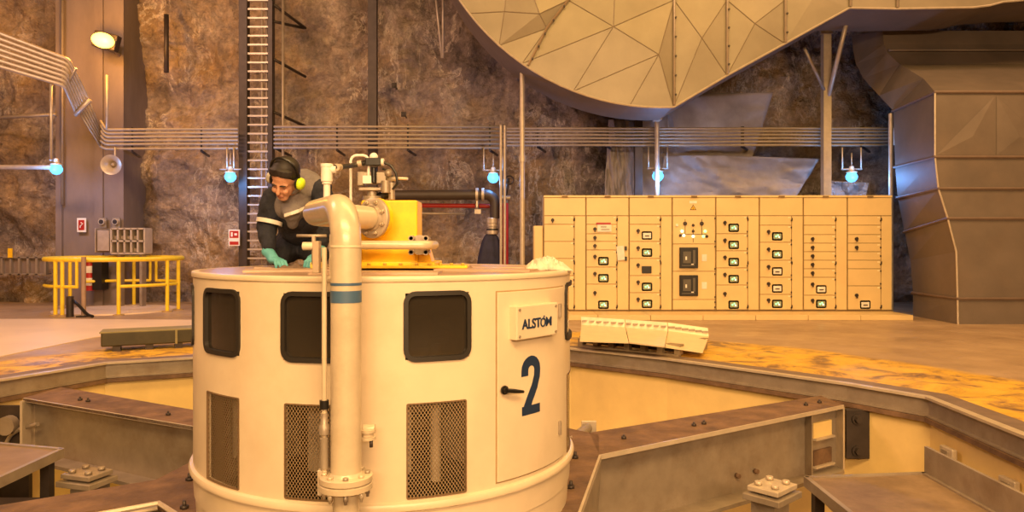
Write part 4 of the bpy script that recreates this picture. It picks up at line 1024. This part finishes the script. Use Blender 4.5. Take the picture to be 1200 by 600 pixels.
MB().cyl(c_+Vector((0,.3,0)), c_+Vector((0,.85,-.2)), .04, 8).build('bracket', steel, t)
point('sodium_light', c_+Vector((.1,-.75,-.15)), 260, (1,.42,.06), .2)

# horn loudspeaker
c_ = P(132,193,16.8)
t = thing('horn_speaker', 'round grey horn loudspeaker on the concrete pillar below the conduits', 'loudspeaker', tuple(c_))
Mh = Vector((.15,-1,-.12)).to_track_quat('Z','Y').to_matrix()
MB().lathe([(.03,-.24),(.05,-.20),(.07,-.08),(.13,.02),(.21,.08),(.225,.085),(.225,.10),(.20,.09),(.12,.03),(.05,-.06),(0,-.06)], c_, 28, Mh).build('horn', galv, t)
MB().sphere(c_+Mh@Vector((0,0,-.02)), .05, 12, 8).build('phase_plug', steel, t)
MB().cyl(c_+Mh@Vector((0,0,-.36)), c_+Mh@Vector((0,0,-.2)), .085, 16).build('driver', steel, t)
MB().tube([c_+Vector((0,.1,.05)), c_+Vector((0,.1,.4))], .02, 6).build('bracket', galv, t)

# ---------------------------------------------------------------- pipes right of the housing
bpipe = thing('insulated_pipe', 'thick black pipe with an elbow running along the rock right of the yellow housing', 'pipe', tuple(P(580,250,16.6)))
MB().tube([P(455,229,16.6), P(580,228,16.6), P(580,256,16.6)], .115, 16, fillet=.2).build('tube', mat('black_pipe', (.045,.032,.024), .5), bpipe)
for x in (560, 567): MB().cyl(P(x-2.5,228,16.6), P(x+.5,228,16.6), .15, 16).build('collar', galv, bpipe)
MB().lathe([(.11,0),(.13,.02),(.13,.10),(.10,.12),(.10,.17),(.12,.18),(.12,.25),(.13,.26),(.13,.36),(.11,.38)], P(577,275,16.6), 16).build('joint', galv, bpipe)
MB().lathe([(.135,0),(.135,.035),(.12,.035)], P(577,270,16.6), 16).build('black_ring', black, bpipe)
MB().bb(P(558,243,16.55), P(560,229,16.6)).build('clamp_rod', galv, bpipe)
cv = MB()
n_ = 40; prof = [(274,.13),(277,.2),(283,.27),(292,.33),(302,.38),(312,.41),(340,.44),(368,.46)]
for (y, r_) in prof:
    for k in range(n_):
        a = 2*PI*k/n_; rr_ = .78*r_*(1+.07*math.sin(a*7+y*.02)); q = P(575.5,y,16.6); cv.v.append(Vector((q.x+rr_*math.cos(a)*.95, 16.6+rr_*.6*math.sin(a), q.z)))
for i in range(len(prof)-1):
    for k in range(n_): cv.f.append([i*n_+k, i*n_+(k+1)%n_, (i+1)*n_+(k+1)%n_, (i+1)*n_+k]); cv.sm.append(True)
cv.f.append(list(range(n_))[::-1]); cv.sm.append(False)
o = cv.build('navy_cover', mat('navy_cloth', (.022,.022,.05), .8, 0, .3, 5), None, loc=P(575,369,16.6)); tag(o, 'dark navy cloth cover draped below the black pipe elbow', 'cover')
rp_ = thing('red_pipe', 'level red fire pipe on the rock wall below the black pipe', 'pipe', tuple(P(530,241,16.9)))
MB().cyl(P(460,240.5,16.9), P(592,241.5,16.9), .050, 12).build('tube', red, rp_)
MB().cyl(P(520,241,16.9), P(520,241,18.6), .03, 8).build('wall_stay', steel, rp_)
MB().cyl(P(559,248,16.85), P(559,236,16.85), .04, 8).box(P(560,248,16.8), (.14,.1,.1)).build('clamp', galv, rp_)
rs = thing('red_standpipe', 'upright red fire pipe standing left of the slim pale post', 'pipe', (P(592.5,0,16.3).x, 16.5, 0))
MB().cyl(P(592.5,368,16.5), P(592.5,238,16.5), .065, 14).build('tube', red, rs)
MB().cyl(P(592.5,238,16.5), P(592.5,230,16.5), .05, 12).cyl(P(588,232,16.4), P(598,232,16.4), .05, 10).build('valve', steel, rs)
vw = rs
MB().tube([P(597,211,16.4)+Vector((.09*math.cos(a),0,.09*math.sin(a))) for a in [2*PI*k/16 for k in range(16)]], .02, 6, closed=True).build('handwheel', dark, vw)
MB().cyl(P(597,211,16.4), P(597,211,16.55), .02, 8).cyl(P(592.5,230,16.5), P(596,209,16.5), .035, 8).build('valve_stem', dark, vw)
o = MB().cyl(P(462,249.5,17.0), P(545,250.5,17.0), .028, 8).cyl(P(500,250,17.0), P(500,250,18.6), .02, 8).build('thin_pipe', galv, None, loc=P(500,250,17)); tag(o, 'thin pale pipe running just under the level red pipe', 'pipe')

# ---------------------------------------------------------------- tarpaulins
def tarpaulin(poly_top, poly_bot, Y, label, seed, loc_):
    m = MB(); nx_, ny_ = 46, 26
    for j in range(ny_+1):
        for i in range(nx_+1):
            u, v = i/nx_, j/ny_
            def along(pl, u):
                f = u*(len(pl)-1); k = min(int(f), len(pl)-2); a, c = pl[k], pl[k+1]; return a[0]+(c[0]-a[0])*(f-k), a[1]+(c[1]-a[1])*(f-k)
            tx_, ty_ = along(poly_top, u); bx_, by_ = along(poly_bot, u)
            d = .07*abs(math.sin(u*5+v*3.5+seed))+.05*abs(math.sin(u*11-v*6+seed))+.14*noise.fractal(Vector((u*3+seed, v*3-u*2, seed)), .8, 2, 4)
            m.v.append(P(tx_+(bx_-tx_)*v, ty_+(by_-ty_)*v, Y+d))
    for j in range(ny_):
        for i in range(nx_): m.f.append([j*(nx_+1)+i, j*(nx_+1)+i+1, (j+1)*(nx_+1)+i+1, (j+1)*(nx_+1)+i]); m.sm.append(True)
    o = m.build('tarpaulin', tarp, None, loc=P(loc_[0], loc_[1], Y)); s = o.modifiers.new('t','SOLIDIFY'); s.thickness = .015; tag(o, label, 'tarpaulin')
tarpaulin([(713,140),(745,140)], [(708,240),(744,240)], 17.6, 'narrow grey tarpaulin on the rock left of the dark post', 1.3, (725,238))
tarpaulin([(752,127),(779,125),(782,110),(838,109.5),(906,108)], [(752,240),(780,240),(810,240),(850,238),(880,190)], 17.75, 'large grey tarpaulin hung on the rock behind the conduits', 2.2, (820,238))
tarpaulin([(778,182),(850,182),(960,186)], [(770,244),(850,244),(925,244)], 17.45, 'creased grey tarpaulin lying over the wall just above the cabinets', 4.1, (860,242))
tarpaulin([(975,212),(1018,214)], [(962,246),(1012,246)], 17.4, 'small grey tarpaulin scrap right of the thick pale post', 5.7, (990,244))

# ---------------------------------------------------------------- left background: railing, rack, sign, extinguisher
RCx, RCy, RR = P(136,0,16.6).x, 16.6, 1.36
rl = thing('safety_railing', 'round yellow safety railing around a floor hatch at left', 'railing', (RCx, RCy, 0))
def rpt(px, front=True, r=RR):
    u = (px-600)/F; A = 1+u*u; B = -2*(u*RCx+RCy); Cc = RCx**2+RCy**2-r*r; D = max(0, B*B-4*A*Cc); Y = (-B+(-1 if front else 1)*math.sqrt(D))/(2*A); return math.atan2(Y-RCy, u*Y-RCx)
def rc(a, z): return Vector((RCx+RR*math.cos(a), RCy+RR*math.sin(a), z))
MB().tube([rc(2*PI*k/48, 1.16) for k in range(48)], .050, 8, closed=True).build('top_rail', yellow_rail, rl)
MB().tube([rc(rpt(91)+(rpt(141)-rpt(91))*0-.0 - k*(rpt(91)+PI)/10*0 - (0.9*k/8), .60) for k in range(9)], .034, 8).build('mid_rail', yellow_rail, rl)
a0, a1 = rpt(139), rpt(207)
MB().tube([rc(a0+(a1-a0)*k/10, .60) for k in range(11)], .034, 8).build('mid_rail', yellow_rail, rl)
b0, b1 = rpt(98, False), rpt(176, False)
MB().tube([rc(b0+(b1-b0)*k/10, .60) for k in range(11)], .034, 8).build('mid_rail', yellow_rail, rl)
b0, b1 = rpt(183, False), rpt(210, False)
MB().tube([rc(b0+(b1-b0)*k/10, .60) for k in range(11)], .034, 8).build('mid_rail', yellow_rail, rl)
posts = [rpt(65), rpt(73), rpt(139), rpt(196), rpt(209), rpt(157, False), rpt(82, False)]
for a in posts:
    MB().cyl(rc(a, 0), rc(a, 1.16), .040, 10).build('post', yellow_rail, rl)
    MB().lathe([(.04,0),(.11,0),(.11,.02),(.04,.025)], rc(a, 0), 14).build('foot', mat('foot_tan', (.45,.30,.12), .5), rl)
for a, zz in ((rpt(90), .58), (rpt(176, False), .60), (rpt(183, False), .60)): MB().cyl(rc(a, zz), rc(a, 1.16), .032, 10).build('drop_post', yellow_rail, rl)
ht = MB().lathe([(0,.0),(1.25,.0),(1.25,.025),(0,.03)], (RCx, RCy, 0), 40).build('floor_hatch', slab_m, None, loc=(RCx,RCy,0)); tag(ht, 'pale round floor hatch inside the yellow railing', 'hatch')
q = P(98,366,15.9)
o = thing('leaning_pole', 'grey-brown pole standing at the front of the yellow railing', 'pole', (q.x, 15.1, 0))
MB().cyl((P(98,0,15.1).x,15.1,0), (P(98,0,15.1).x,15.1,1.22), .045, 10).build('shaft', mat('pole_brown', (.35,.24,.16), .6), o)
MB().box((P(98,0,15.1).x,15.1,.015), (.2,.2,.03)).build('foot', dark, o)
q = P(80,368,15.15)
o = thing('floor_stand', 'small dark post stub with trailing hose at the foot of the railing', 'post stub', (q.x, 15.3, 0))
MB().cyl((P(82,0,15.1).x,15.1,0), (P(82,0,15.1).x,15.1,.42), .07, 12).build('stub', dark, o)
MB().tube([(P(84,0,15.1).x,15.1,.35), (P(92,0,15.0).x,15.0,.25), (P(102,0,15).x,15.0,.06), (P(112,0,15).x,14.9,.03)], .03, 8, fillet=.2).build('hose', black, o)
# extinguisher
q = P(105,0,17.6)
o = thing('fire_extinguisher', 'red fire extinguisher with white label behind the yellow railing', 'fire extinguisher', (q.x, 17.6, .35))
MB().lathe([(0,.38),(.10,.38),(.11,.42),(.11,.98),(.08,1.07),(.03,1.10),(.03,1.16),(0,1.16)], (q.x,17.6,0), 20).build('cylinder', red, o)
MB().lathe([(.112,.80),(.114,.80),(.114,.96),(.112,.96)], (q.x,17.6,0), 20).build('label_band', white, o)
MB().lathe([(.112,.50),(.114,.50),(.114,.68),(.112,.68)], (q.x,17.6,0), 20).build('label_band', white, o)
MB().box((q.x,17.6,1.2), (.16,.03,.03)).tube([(q.x,17.6,1.18),(q.x+.14,17.6,1.14),(q.x+.17,17.6,.9),(q.x+.15,17.6,.6)], .018, 8, fillet=.08).build('handle_and_hose', black, o)
MB().bb((q.x+.12,17.5,.40), (q.x+.34,17.8,1.12)).build('bracket', black, o)
# sign on pillar and sign by ladder
def sign(px0, px1, py0, py1, Y, label, kind):
    a, c = P(px0, py1, Y), P(px1, py0, Y); o = thing('safety_sign', label, 'sign', ((a.x+c.x)/2, Y, a.z))
    mid = (a+c)/2; w_, h_ = c.x-a.x, c.z-a.z
    MB().box((mid.x, Y, mid.z), (w_, .02, h_)).build('plate', white, o)
    if kind == 1:
        MB().box((mid.x, Y-.012, mid.z), (w_*.66, .006, h_*.72)).build('red_field', red, o)
        MB().tube([(mid.x-.01,Y-.02,mid.z+.06),(mid.x+.035,Y-.02,mid.z+.03),(mid.x-.02,Y-.02,mid.z-.02),(mid.x-.03,Y-.02,mid.z-.07)], .014, 6).build('pictogram', white, o)
    else:
        MB().box((mid.x, Y-.012, mid.z+h_*.2), (w_*.8, .006, h_*.44)).box((mid.x, Y-.012, mid.z-h_*.34), (w_*.8, .006, h_*.2)).build('red_field', red, o)
        MB().box((mid.x-.05, Y-.018, mid.z+h_*.2), (.04, .006, .10)).box((mid.x+.04, Y-.018, mid.z+h_*.2), (.06, .006, .05)).build('pictogram', white, o)
sign(90.5, 101, 255.5, 272, 17.84, 'small red and white fire sign on the concrete pillar', 1)
sign(268, 281, 269, 288, 17.1, 'small red and white safety sign left of the cable ladder', 2)
MB().tube([P(274,279,17.12), P(274,279,18.9)], .02, 6).build('sign_standoff', steel, bpy.data.objects['safety_sign.001'])
# pigeonhole rack and boxes
o = thing('junction_box', 'plain grey box on the pillar beside the pigeonhole rack', 'box', tuple(P(122,297,17.2)))
MB().bb(P(112,296,17.2), P(130,268,17.9)).build('body', mat('box_paint', (.42,.34,.27), .5, .1), o, bevel=.01)
MB().bb(P(114,294,17.18), P(128.5,270,17.22)).build('lid', mat('box_paint', (.42,.34,.27), .5), o, bevel=.006)
o = thing('pigeonhole_rack', 'grey metal rack of two rows of pigeonholes behind the railing', 'rack', tuple(P(150,298,17.2)))
rk = MB(); xa, xb = P(130,0,17.2).x, P(169,0,17.2).x; za, zb_ = P(0,297,17.2).z, P(0,268,17.2).z
for k in range(6): x = xa+(xb-xa)*k/5; rk.bb((x-.02,17.2,za), (x+.02,17.55,zb_))
for z in (za, (za+zb_)/2, zb_): rk.bb((xa,17.2,z-.02), (xb,17.55,z+.02))
rk.build('frame', steel_l, o); MB().bb((xa,17.55,za), (xb,17.6,zb_)).build('back_panel', dark, o)
for k, (i, j) in enumerate(((0,1),(1,1),(2,1),(3,1),(3,0))):
    MB().box((xa+(xb-xa)*(i+.5)/5, 17.35, za+(zb_-za)*(j*.5+.14)), (.08,.15,.08)).build('stored_item', steel, o)
MB().bb((xa+.1,17.3,0), (xa+.16,17.5,za)).bb((xb-.16,17.3,0), (xb-.1,17.5,za)).build('leg', steel, o)
for k, px in enumerate((120.5, 136.5)):
    o = thing('gauge', ['round dial gauge above the plain box, left of the pair','round dial gauge above the pigeonhole rack, right of the pair'][k], 'gauge', tuple(P(px,262,17.85)))
    q = P(px,260,17.85); MB().cyl(q, q+Vector((0,-.08,0)), .075, 18).build('case', steel_l, o); MB().cyl(q+Vector((0,-.08,0)), q+Vector((0,-.085,0)), .055, 18).build('dial', dark, o); MB().bb(q+Vector((-.09,-.02,-.14)), q+Vector((.09,.02,.1))).build('back_plate', steel, o)
# slatted panel left edge
o = thing('wall_rack', 'low grey slatted rack on the rock wall at the left edge', 'rack', tuple(P(20,322,17.9)))
wr = MB()
for k in range(8): x = P(-20+10.2*k,0,17.9).x; wr.bb((x,17.9,P(0,322,17.9).z), (x+.05,18.0,P(0,301,17.9).z))
wr.bb(P(-22,302.5,17.9), P(54,301,18.0)).bb(P(-22,322,17.9), P(54,320.5,18.0)); wr.build('slats', steel, o)
MB().bb(P(-22,322,18.0), P(54,301,18.03)).build('backing', mat('rack_back', (.22,.16,.12), .7), o)
MB().bb(P(-22,322,18.0), P(-20,322,18.6)).bb(P(40,321,18.0)+Vector((0,0,-.03)), P(42,321,18.0)+Vector((.0,.6,0))).build('wall_stay', steel, o)
o = tag(MB().bb(P(9,302,17.85), P(15,291,17.88)).build('yellow_tag', yellow, None, loc=P(12,297,17.87)), 'small yellow tag above the slatted rack at the left edge', 'tag')

# ---------------------------------------------------------------- long olive crate
o = thing('olive_crate', 'long low olive-green crate lying on the floor left of the enclosure', 'crate', tuple(G(180,411)))
a, c = G(118,413), G(262,405); dv2 = (c-a).normalized(); bk = Vector((-dv2.y, dv2.x, 0))*.42
MB().prism([a+Vector((0,0,.07)), c+Vector((0,0,.07)), c+bk+Vector((0,0,.07)), a+bk+Vector((0,0,.07))], (0,0,.20)).build('body', olive, o, bevel=.02)
MB().prism([a-dv2*.02+Vector((0,0,.255)), c+Vector((0,0,.255)), c+bk+Vector((0,0,.255)), a+bk+Vector((0,0,.255))], (0,0,.022)).build('lid', mat('olive_light', (.25,.22,.10), .5), o, bevel=.008)
for t_ in (.12,.38,.62,.9): MB().box(a.lerp(c, t_)+bk*.5+Vector((0,0,.035)), (.10,.40,.07), math.atan2(dv2.y, dv2.x)).build('skid', dark, o)
MB().box(a.lerp(c,.60)+Vector((0,0,.165)), (.03,.03,.20), math.atan2(dv2.y, dv2.x)).build('strap', mat('olive_light', (.25,.22,.10), .5), o)

# ---------------------------------------------------------------- curved covers on a pallet
pal = thing('timber_pallet', 'low grey timber pallet on the yellow floor right of the enclosure', 'pallet', tuple(G(735,412)))
pa, pb = G(677,406.5), G(795,418.5); pd = (pb-pa).normalized(); pk = Vector((-pd.y, pd.x, 0))
palm = mat('pallet_wood', (.32,.24,.14), .7, 0, .2, 6)
ang = math.atan2(pd.y, pd.x); Lp = (pb-pa).length
for off in (.05, .85): MB().prism([pa+pk*off+Vector((0,0,.12)), pb+pk*off+Vector((0,0,.12)), pb+pk*(off+.12)+Vector((0,0,.12)), pa+pk*(off+.12)+Vector((0,0,.12))], (0,0,.035)).build('deck_board', palm, pal)
for off in (.0, .85): MB().prism([pa+pk*off, pb+pk*off, pb+pk*(off+.08), pa+pk*(off+.08)], (0,0,.03)).build('bottom_board', palm, pal)
for k in range(7):
    for off in (.05, .85):
        MB().box(pa.lerp(pb, .02+.16*k)+pk*(off+.02)+Vector((0,0,.075)), (.08,.10,.09), ang).build('block', palm, pal)
MB().prism([pa+pk*.10+Vector((0,0,.05)), pb+pk*.10+Vector((0,0,.05)), pb+pk*.13+Vector((0,0,.05)), pa+pk*.13+Vector((0,0,.05))], (0,0,.07)).build('slot_shade_board', dark, pal)  # dark board painted in for the black shade inside the pallet slots
front = [(679,400.5),(737,402.5),(779,407.5),(824,414.0)]; back = [(681,381.5),(733,385),(783,389),(831,395.5)]
cvm = mat('cover_cream', (.85,.68,.40), .38, .1, .05, 6)
for k in range(3):
    # each a curved steel cover sheet with an upturned bolted rim
    f0, f1 = G(front[k][0]+.4, front[k][1], .17-.05*(k == 2)), G(front[k+1][0]-.4, front[k+1][1], .17-.10*(k == 2)); r0, r1 = G(back[k][0]+.4, back[k][1], .22), G(back[k+1][0]-.4, back[k+1][1], .22-.08*(k == 2))
    o = thing('curved_cover_sheet', ['left curved cream cover sheet lying on the pallet','middle curved cream cover sheet lying on the pallet','right curved cream cover sheet leaning off the pallet end'][k], 'cover sheet', tuple((f0+f1)/2), 'cream cover sheets on the pallet')
    MB().prism([f0, f1, r1, r0], (0,0,.018)).build('sheet', cvm, o)
    up = Vector((0,.05,.13)); rm = MB().prism([r0, r1, r1+up, r0+up], (0,.03,0)); rm.build('rim', mat('rim_cream', (.9,.78,.55), .5), o)
    for j in range(6):
        q = r0.lerp(r1, (j+.5)/6)+up*.55+Vector((0,-.012,0)); MB().box(q, (.09,.02,.03)).build('bolt_slot', steel, o)

# ---------------------------------------------------------------- the worker
wk = thing('person', 'person in navy and grey work clothes with lime ear defenders, crouching on the enclosure roof', 'person', (P(350,0,5.3).x, 5.3, TOPZ))
skin = mat('skin', (.52,.27,.17), .5, 0, .06, 30)
hairm = mat('hair', (.015,.010,.008), .6, 0, .3, 60)
navyc = mat('navy_coverall', (.012,.014,.024), .85, 0, .35, 14, bump=.3)
greyc = mat('grey_yoke', (.17,.15,.15), .85, 0, .15, 14, bump=.3)
refl = mat('reflective_tape', (.62,.58,.52), .4)
glove = mat('teal_glove', (.10,.38,.42), .6, 0, .12, 20)
lime = mat('lime_plastic', (.62,.85,.03), .35)
def limb(m, pts, n=16):
    for (p, r), (q, s) in zip(pts[:-1], pts[1:]): m.tube([p, q], [r, s], n)
    for p, r in pts: m.sphere(p, r, n, 10)
    return m
Hc = P(334,211,4.86)
fw = Vector((-.24,-.74,-.64)).normalized(); up = Vector((.10,-.52,.84)); up = (up-fw*up.dot(fw)).normalized(); rt = fw.cross(up).normalized()   # rt = towards image left? (checked below)
HM = Matrix((rt, fw, up)).transposed()       # local x=right, y=forward, z=up
HM = HM*1.0
def H(x, y, z): return Hc+HM@Vector((x*1.04, y*1.04, z*1.10))
neck = P(349,226,5.03)
shR, elR, wrR = P(322,233,5.05), P(313,272,5.02), P(316,297,4.90)
shL, elL, wrL = P(374,224,5.10), P(386,262,5.06), P(374,292,4.95)
pel = P(352,277,5.56)
knR, knL = P(328,298,5.22), P(372,298,5.22)
anR, anL = P(336,299,5.68), P(368,299,5.68)
# body: one continuous skin surface (head, neck, trunk, arms, legs)
b = MB()
b.sphere(H(0,-.01,.035), .085, 24, 16, (.92,1.12,1.05), HM)            # skull
b.sphere(H(0,.028,-.035), .066, 20, 14, (.90,.95,1.12), HM)            # face
b.sphere(H(0,.055,-.088), .034, 16, 10, (1.1,.9,.8), HM)              # chin
b.sphere(H(0,.062,.012), .05, 16, 10, (1.15,.55,.45), HM)             # brow
b.tube([H(0,.082,.010), H(0,.104,-.028)], [.009,.015], 10).sphere(H(0,.104,-.030), .0145, 10, 8)  # nose
for s in (-1, 1):
    b.sphere(H(s*.034,.072,-.028), .023, 12, 8)                       # cheeks
    b.sphere(H(s*.078,-.005,-.005), .025, 12, 8, (.35,.7,1.1), HM)    # ears
b.sphere(H(0,.084,-.060), .018, 12, 8, (1.3,.6,.5), HM)               # lips
limb(b, [(H(0,-.03,-.05), .055), (neck, .058)])
limb(b, [(neck, .06), (P(350,245,5.2), .115), (P(352,262,5.4), .115), (pel, .12)])
for s_, e_, w_ in ((shR, elR, wrR), (shL, elL, wrL)): limb(b, [(neck, .055), (s_, .058), (e_, .042), (w_, .028)])
for k_, a_ in ((knR, anR), (knL, anL)): limb(b, [(pel, .09), (k_, .060), (a_, .042)])
body = b.build('body', skin, wk); remesh(body, .006, 3)
# face details
mo = MB()
for s in (-1, 1):
    eb = MB(); ey = MB(); eb.tube([H(s*.012,.089,.016), H(s*.030,.090,.022), H(s*.048,.080,.016)], [.004,.0055,.003], 8)
    ey.sphere(H(s*.030,.078,-.002), .011, 12, 8, (1.2,.7,.5), HM); eb.build('eyebrow', hairm, wk); ey.build('eyelid', mat('eyelid', (.28,.13,.08), .6), wk)
mo.tube([H(-.024,.090,-.060), H(0,.0965,-.059), H(.024,.090,-.060)], [.002,.0045,.002], 8)
mo.build('mouth', mat('lips', (.30,.10,.08), .5), wk)
# hair
h = MB(); h.sphere(H(0,-.028,.052), .094, 28, 18, (.95,1.10,.98), HM); h.sphere(H(0,.030,.096), .05, 18, 10, (1.2,.75,.40), HM); h.sphere(H(0,-.07,-.01), .06, 16, 10, (1.1,.7,1.2), HM)
for k in range(26):
    a = -1.2+2.4*k/25; h.tube([H(.070*math.sin(a),.045*math.cos(a)+.010,.112-.02*abs(math.sin(a))), H(.082*math.sin(a),.058*math.cos(a)+.018,.080-.02*abs(math.sin(a))+.006*math.sin(k*2.3))], [.013,.005], 6)
ho = h.build('hair', hairm, wk); remesh(ho, .006, 1)
# ear defenders
ed_ = MB(); ed_.tube([H(.095*math.sin(a), -.012, .045+.105*math.cos(a)) for a in [-1.9+3.8*k/16 for k in range(17)]], .009, 8)
eo = ed_.build('ear_defender_band', black, wk)
for s in (-1, 1):
    M2 = HM@Matrix.Rotation(s*PI/2, 3, 'Y')
    MB().lathe([(0,0),(.036,0),(.040,.006),(.040,.020),(.034,.034),(.020,.042),(0,.044)], H(s*.085,-.006,-.008), 20, M2).build('ear_cup', lime if s < 0 else mat('cup_grey', (.45,.42,.35), .4), wk)
    MB().lathe([(.02,-.008),(.042,-.008),(.042,.006),(.02,.006)], H(s*.085,-.006,-.008), 20, M2).build('ear_cushion', black, wk)
# clothes
j = MB()
j.sphere(P(350,246,5.2), .17, 20, 14, (1.05,.9,1.05)); j.sphere(P(352,262,5.4), .165, 20, 14); j.sphere(pel, .165, 20, 14)
limb(j, [(P(345,248,5.1), .12), (P(350,268,5.3), .13)])
limb(j, [(shR, .088), (P(315,254,5.05), .080), (elR, .068), (P(315,290,4.92), .046)])
limb(j, [(shL, .085), (P(384,244,5.08), .075), (elL, .066), (P(376,286,4.97), .046)])
jo = j.build('jacket', navyc, wk); remesh(jo, .010, 3)
dt = bpy.data.textures.new('folds', 'CLOUDS'); dt.noise_scale = .09
for o in (jo,):
    md = o.modifiers.new('folds', 'DISPLACE'); md.texture = dt; md.strength = .035; md.mid_level = .5
t = MB()
limb(t, [(pel, .15), (knR, .082), (anR, .06)]); limb(t, [(pel, .15), (knL, .082), (anL, .06)])
to = t.build('trousers', navyc, wk); remesh(to, .010, 3); md = to.modifiers.new('folds', 'DISPLACE'); md.texture = dt; md.strength = .03
y = MB()
limb(y, [(P(349,229,5.02), .080), (P(328,231,5.06), .082)]); limb(y, [(P(349,226,5.04), .085), (P(366,219,5.12), .090)])
limb(y, [(P(366,219,5.12), .085), (P(358,216,5.26), .11)])
y.sphere(P(342,240,5.03), .115, 18, 12, (1.15,.8,.95)); y.sphere(P(352,226,5.18), .13, 18, 12, (1.2,1,.9)); limb(y, [(P(342,248,4.98), .07), (P(343,262,5.02), .035)])
yo = y.build('grey_yoke', greyc, wk); remesh(yo, .009, 3); md = yo.modifiers.new('folds', 'DISPLACE'); md.texture = dt; md.strength = .022
c = MB(); c.tube([H(.055*math.cos(a), -.04+.05*math.sin(a), -.085) + Vector((0,0,.0)) for a in [2*PI*k/16 for k in range(16)]], .016, 8, closed=True); c.build('collar', greyc, wk)
# reflective tapes
def band(p, d, r, w_, name='reflective_band'):
    M3 = Vector(d).normalized().to_track_quat('Z','Y').to_matrix(); return MB().lathe([(r,-w_/2),(r+.004,-w_/2),(r+.004,w_/2),(r,w_/2)], p, 24, M3).build(name, refl, wk)
dR = elR-shR; band(shR.lerp(elR, .70), dR, .083, .028)
dL = elL-shL; band(shL.lerp(elL, .68), dL, .080, .028)
def strip_pts(ps, w_): 
    m = MB(); 
    for p, q in zip(ps[:-1], ps[1:]):
        m.prism([p+Vector((0,0,-w_/2)), q+Vector((0,0,-w_/2)), q+Vector((0,0,w_/2)), p+Vector((0,0,w_/2))], (0,.04,0))
    return m
strip_pts([P(333,252.5,4.88), P(341,250,4.865), P(350,247,4.875), P(357,243.5,4.92)], .022).build('chest_tape', refl, wk)
# boots
for a_ in (anR, anL):
    q = MB(); limb(q, [(a_, .058), (a_+Vector((0,.07,-.005)), .055)]); limb(q, [(a_+Vector((0,.07,.0)), .048), (a_+Vector((0,.13,-.02)), .04)]); bo = q.build('boot', black, wk); remesh(bo, .009, 2)
# gloved hands
def hand(wr, palm, dirv, side, curl, name='glove'):
    d = Vector(dirv).normalized(); up_ = Vector((0,0,1)); up_ = (up_-d*up_.dot(d)).normalized(); sd_ = d.cross(up_).normalized()*side
    m = MB(); m.tube([wr+(wr-palm).normalized()*.035, wr, palm], [.044,.038,.034], 14); 
    M4 = Matrix((sd_, d, up_)).transposed()
    m.sphere(palm+d*.01, .044, 16, 10, (1.0,1.1,.55), M4); m.sphere(palm-d*.02, .036, 14, 8)
    for k in range(4):
        off = (k-1.5)*.021; L_ = (.070,.078,.072,.056)[k]
        a = palm+d*.045+sd_*off+up_*.004; b1 = a+d*L_*.45+up_*.008+sd_*off*.12; b2 = b1+d*L_*.35-up_*(.020*curl); b3 = b2+d*L_*.22-up_*(.024*curl)
        m.tube([palm+sd_*off*.8, a, b1, b2, b3], [.012,.0115,.0108,.010,.008], 10); m.sphere(b3, .008, 8, 6)
    ta_ = palm-d*.015-sd_*.03; tb = ta_-sd_*.028+d*.028-up_*.004; tc_ = tb+d*.032-sd_*.006-up_*.010
    m.tube([palm-d*.02, ta_, tb, tc_], [.016,.015,.012,.009], 10); m.sphere(tc_, .009, 8, 6)
    o = m.build(name, glove, wk); remesh(o, .004, 1); return o
hR = P(321,304,4.86); hR.z = max(hR.z, TOPZ+.055)
hand(wrR, hR, (.62,-.55,-.28), 1, .9)
hL = P(371,300,4.9); hand(wrL, hL, (-.30,-.62,-.50), -1, 1.1)
# what the hands hold
m = MB(); q0 = P(342,310,4.72)
for jx in range(9):
    for ix in range(17):
        u, v = ix/8-1, jx/4-1; m.v.append(Vector((q0.x+u*.085, 4.74+v*.05, TOPZ+.012+.030*max(0,(1-u*u)*(1-v*v))*(.7+.5*math.sin(u*6+v*2)))))
for jx in range(8):
    for ix in range(16): m.f.append([jx*17+ix, jx*17+ix+1, (jx+1)*17+ix+1, (jx+1)*17+ix]); m.sm.append(True)
o = m.build('cleaning_rag', mat('rag_brown', (.16,.11,.08), .9, 0, .3, 20, bump=.3), None, loc=(q0.x,4.74,TOPZ)); s = o.modifiers.new('t','SOLIDIFY'); s.thickness = .006; tag(o, 'dark dirty rag under the left-hand teal glove on the roof', 'rag')
o = MB().box((P(371,0,4.72).x,4.72,TOPZ+.03), (.075,.08,.04), .2).build('yellow_sponge', mat('sponge', (.85,.62,.12), .9, 0, .1, 40), None, bevel=.008, loc=(P(371,0,4.72).x,4.72,TOPZ)); tag(o, 'small yellow sponge on the roof under the right-hand teal glove', 'sponge')
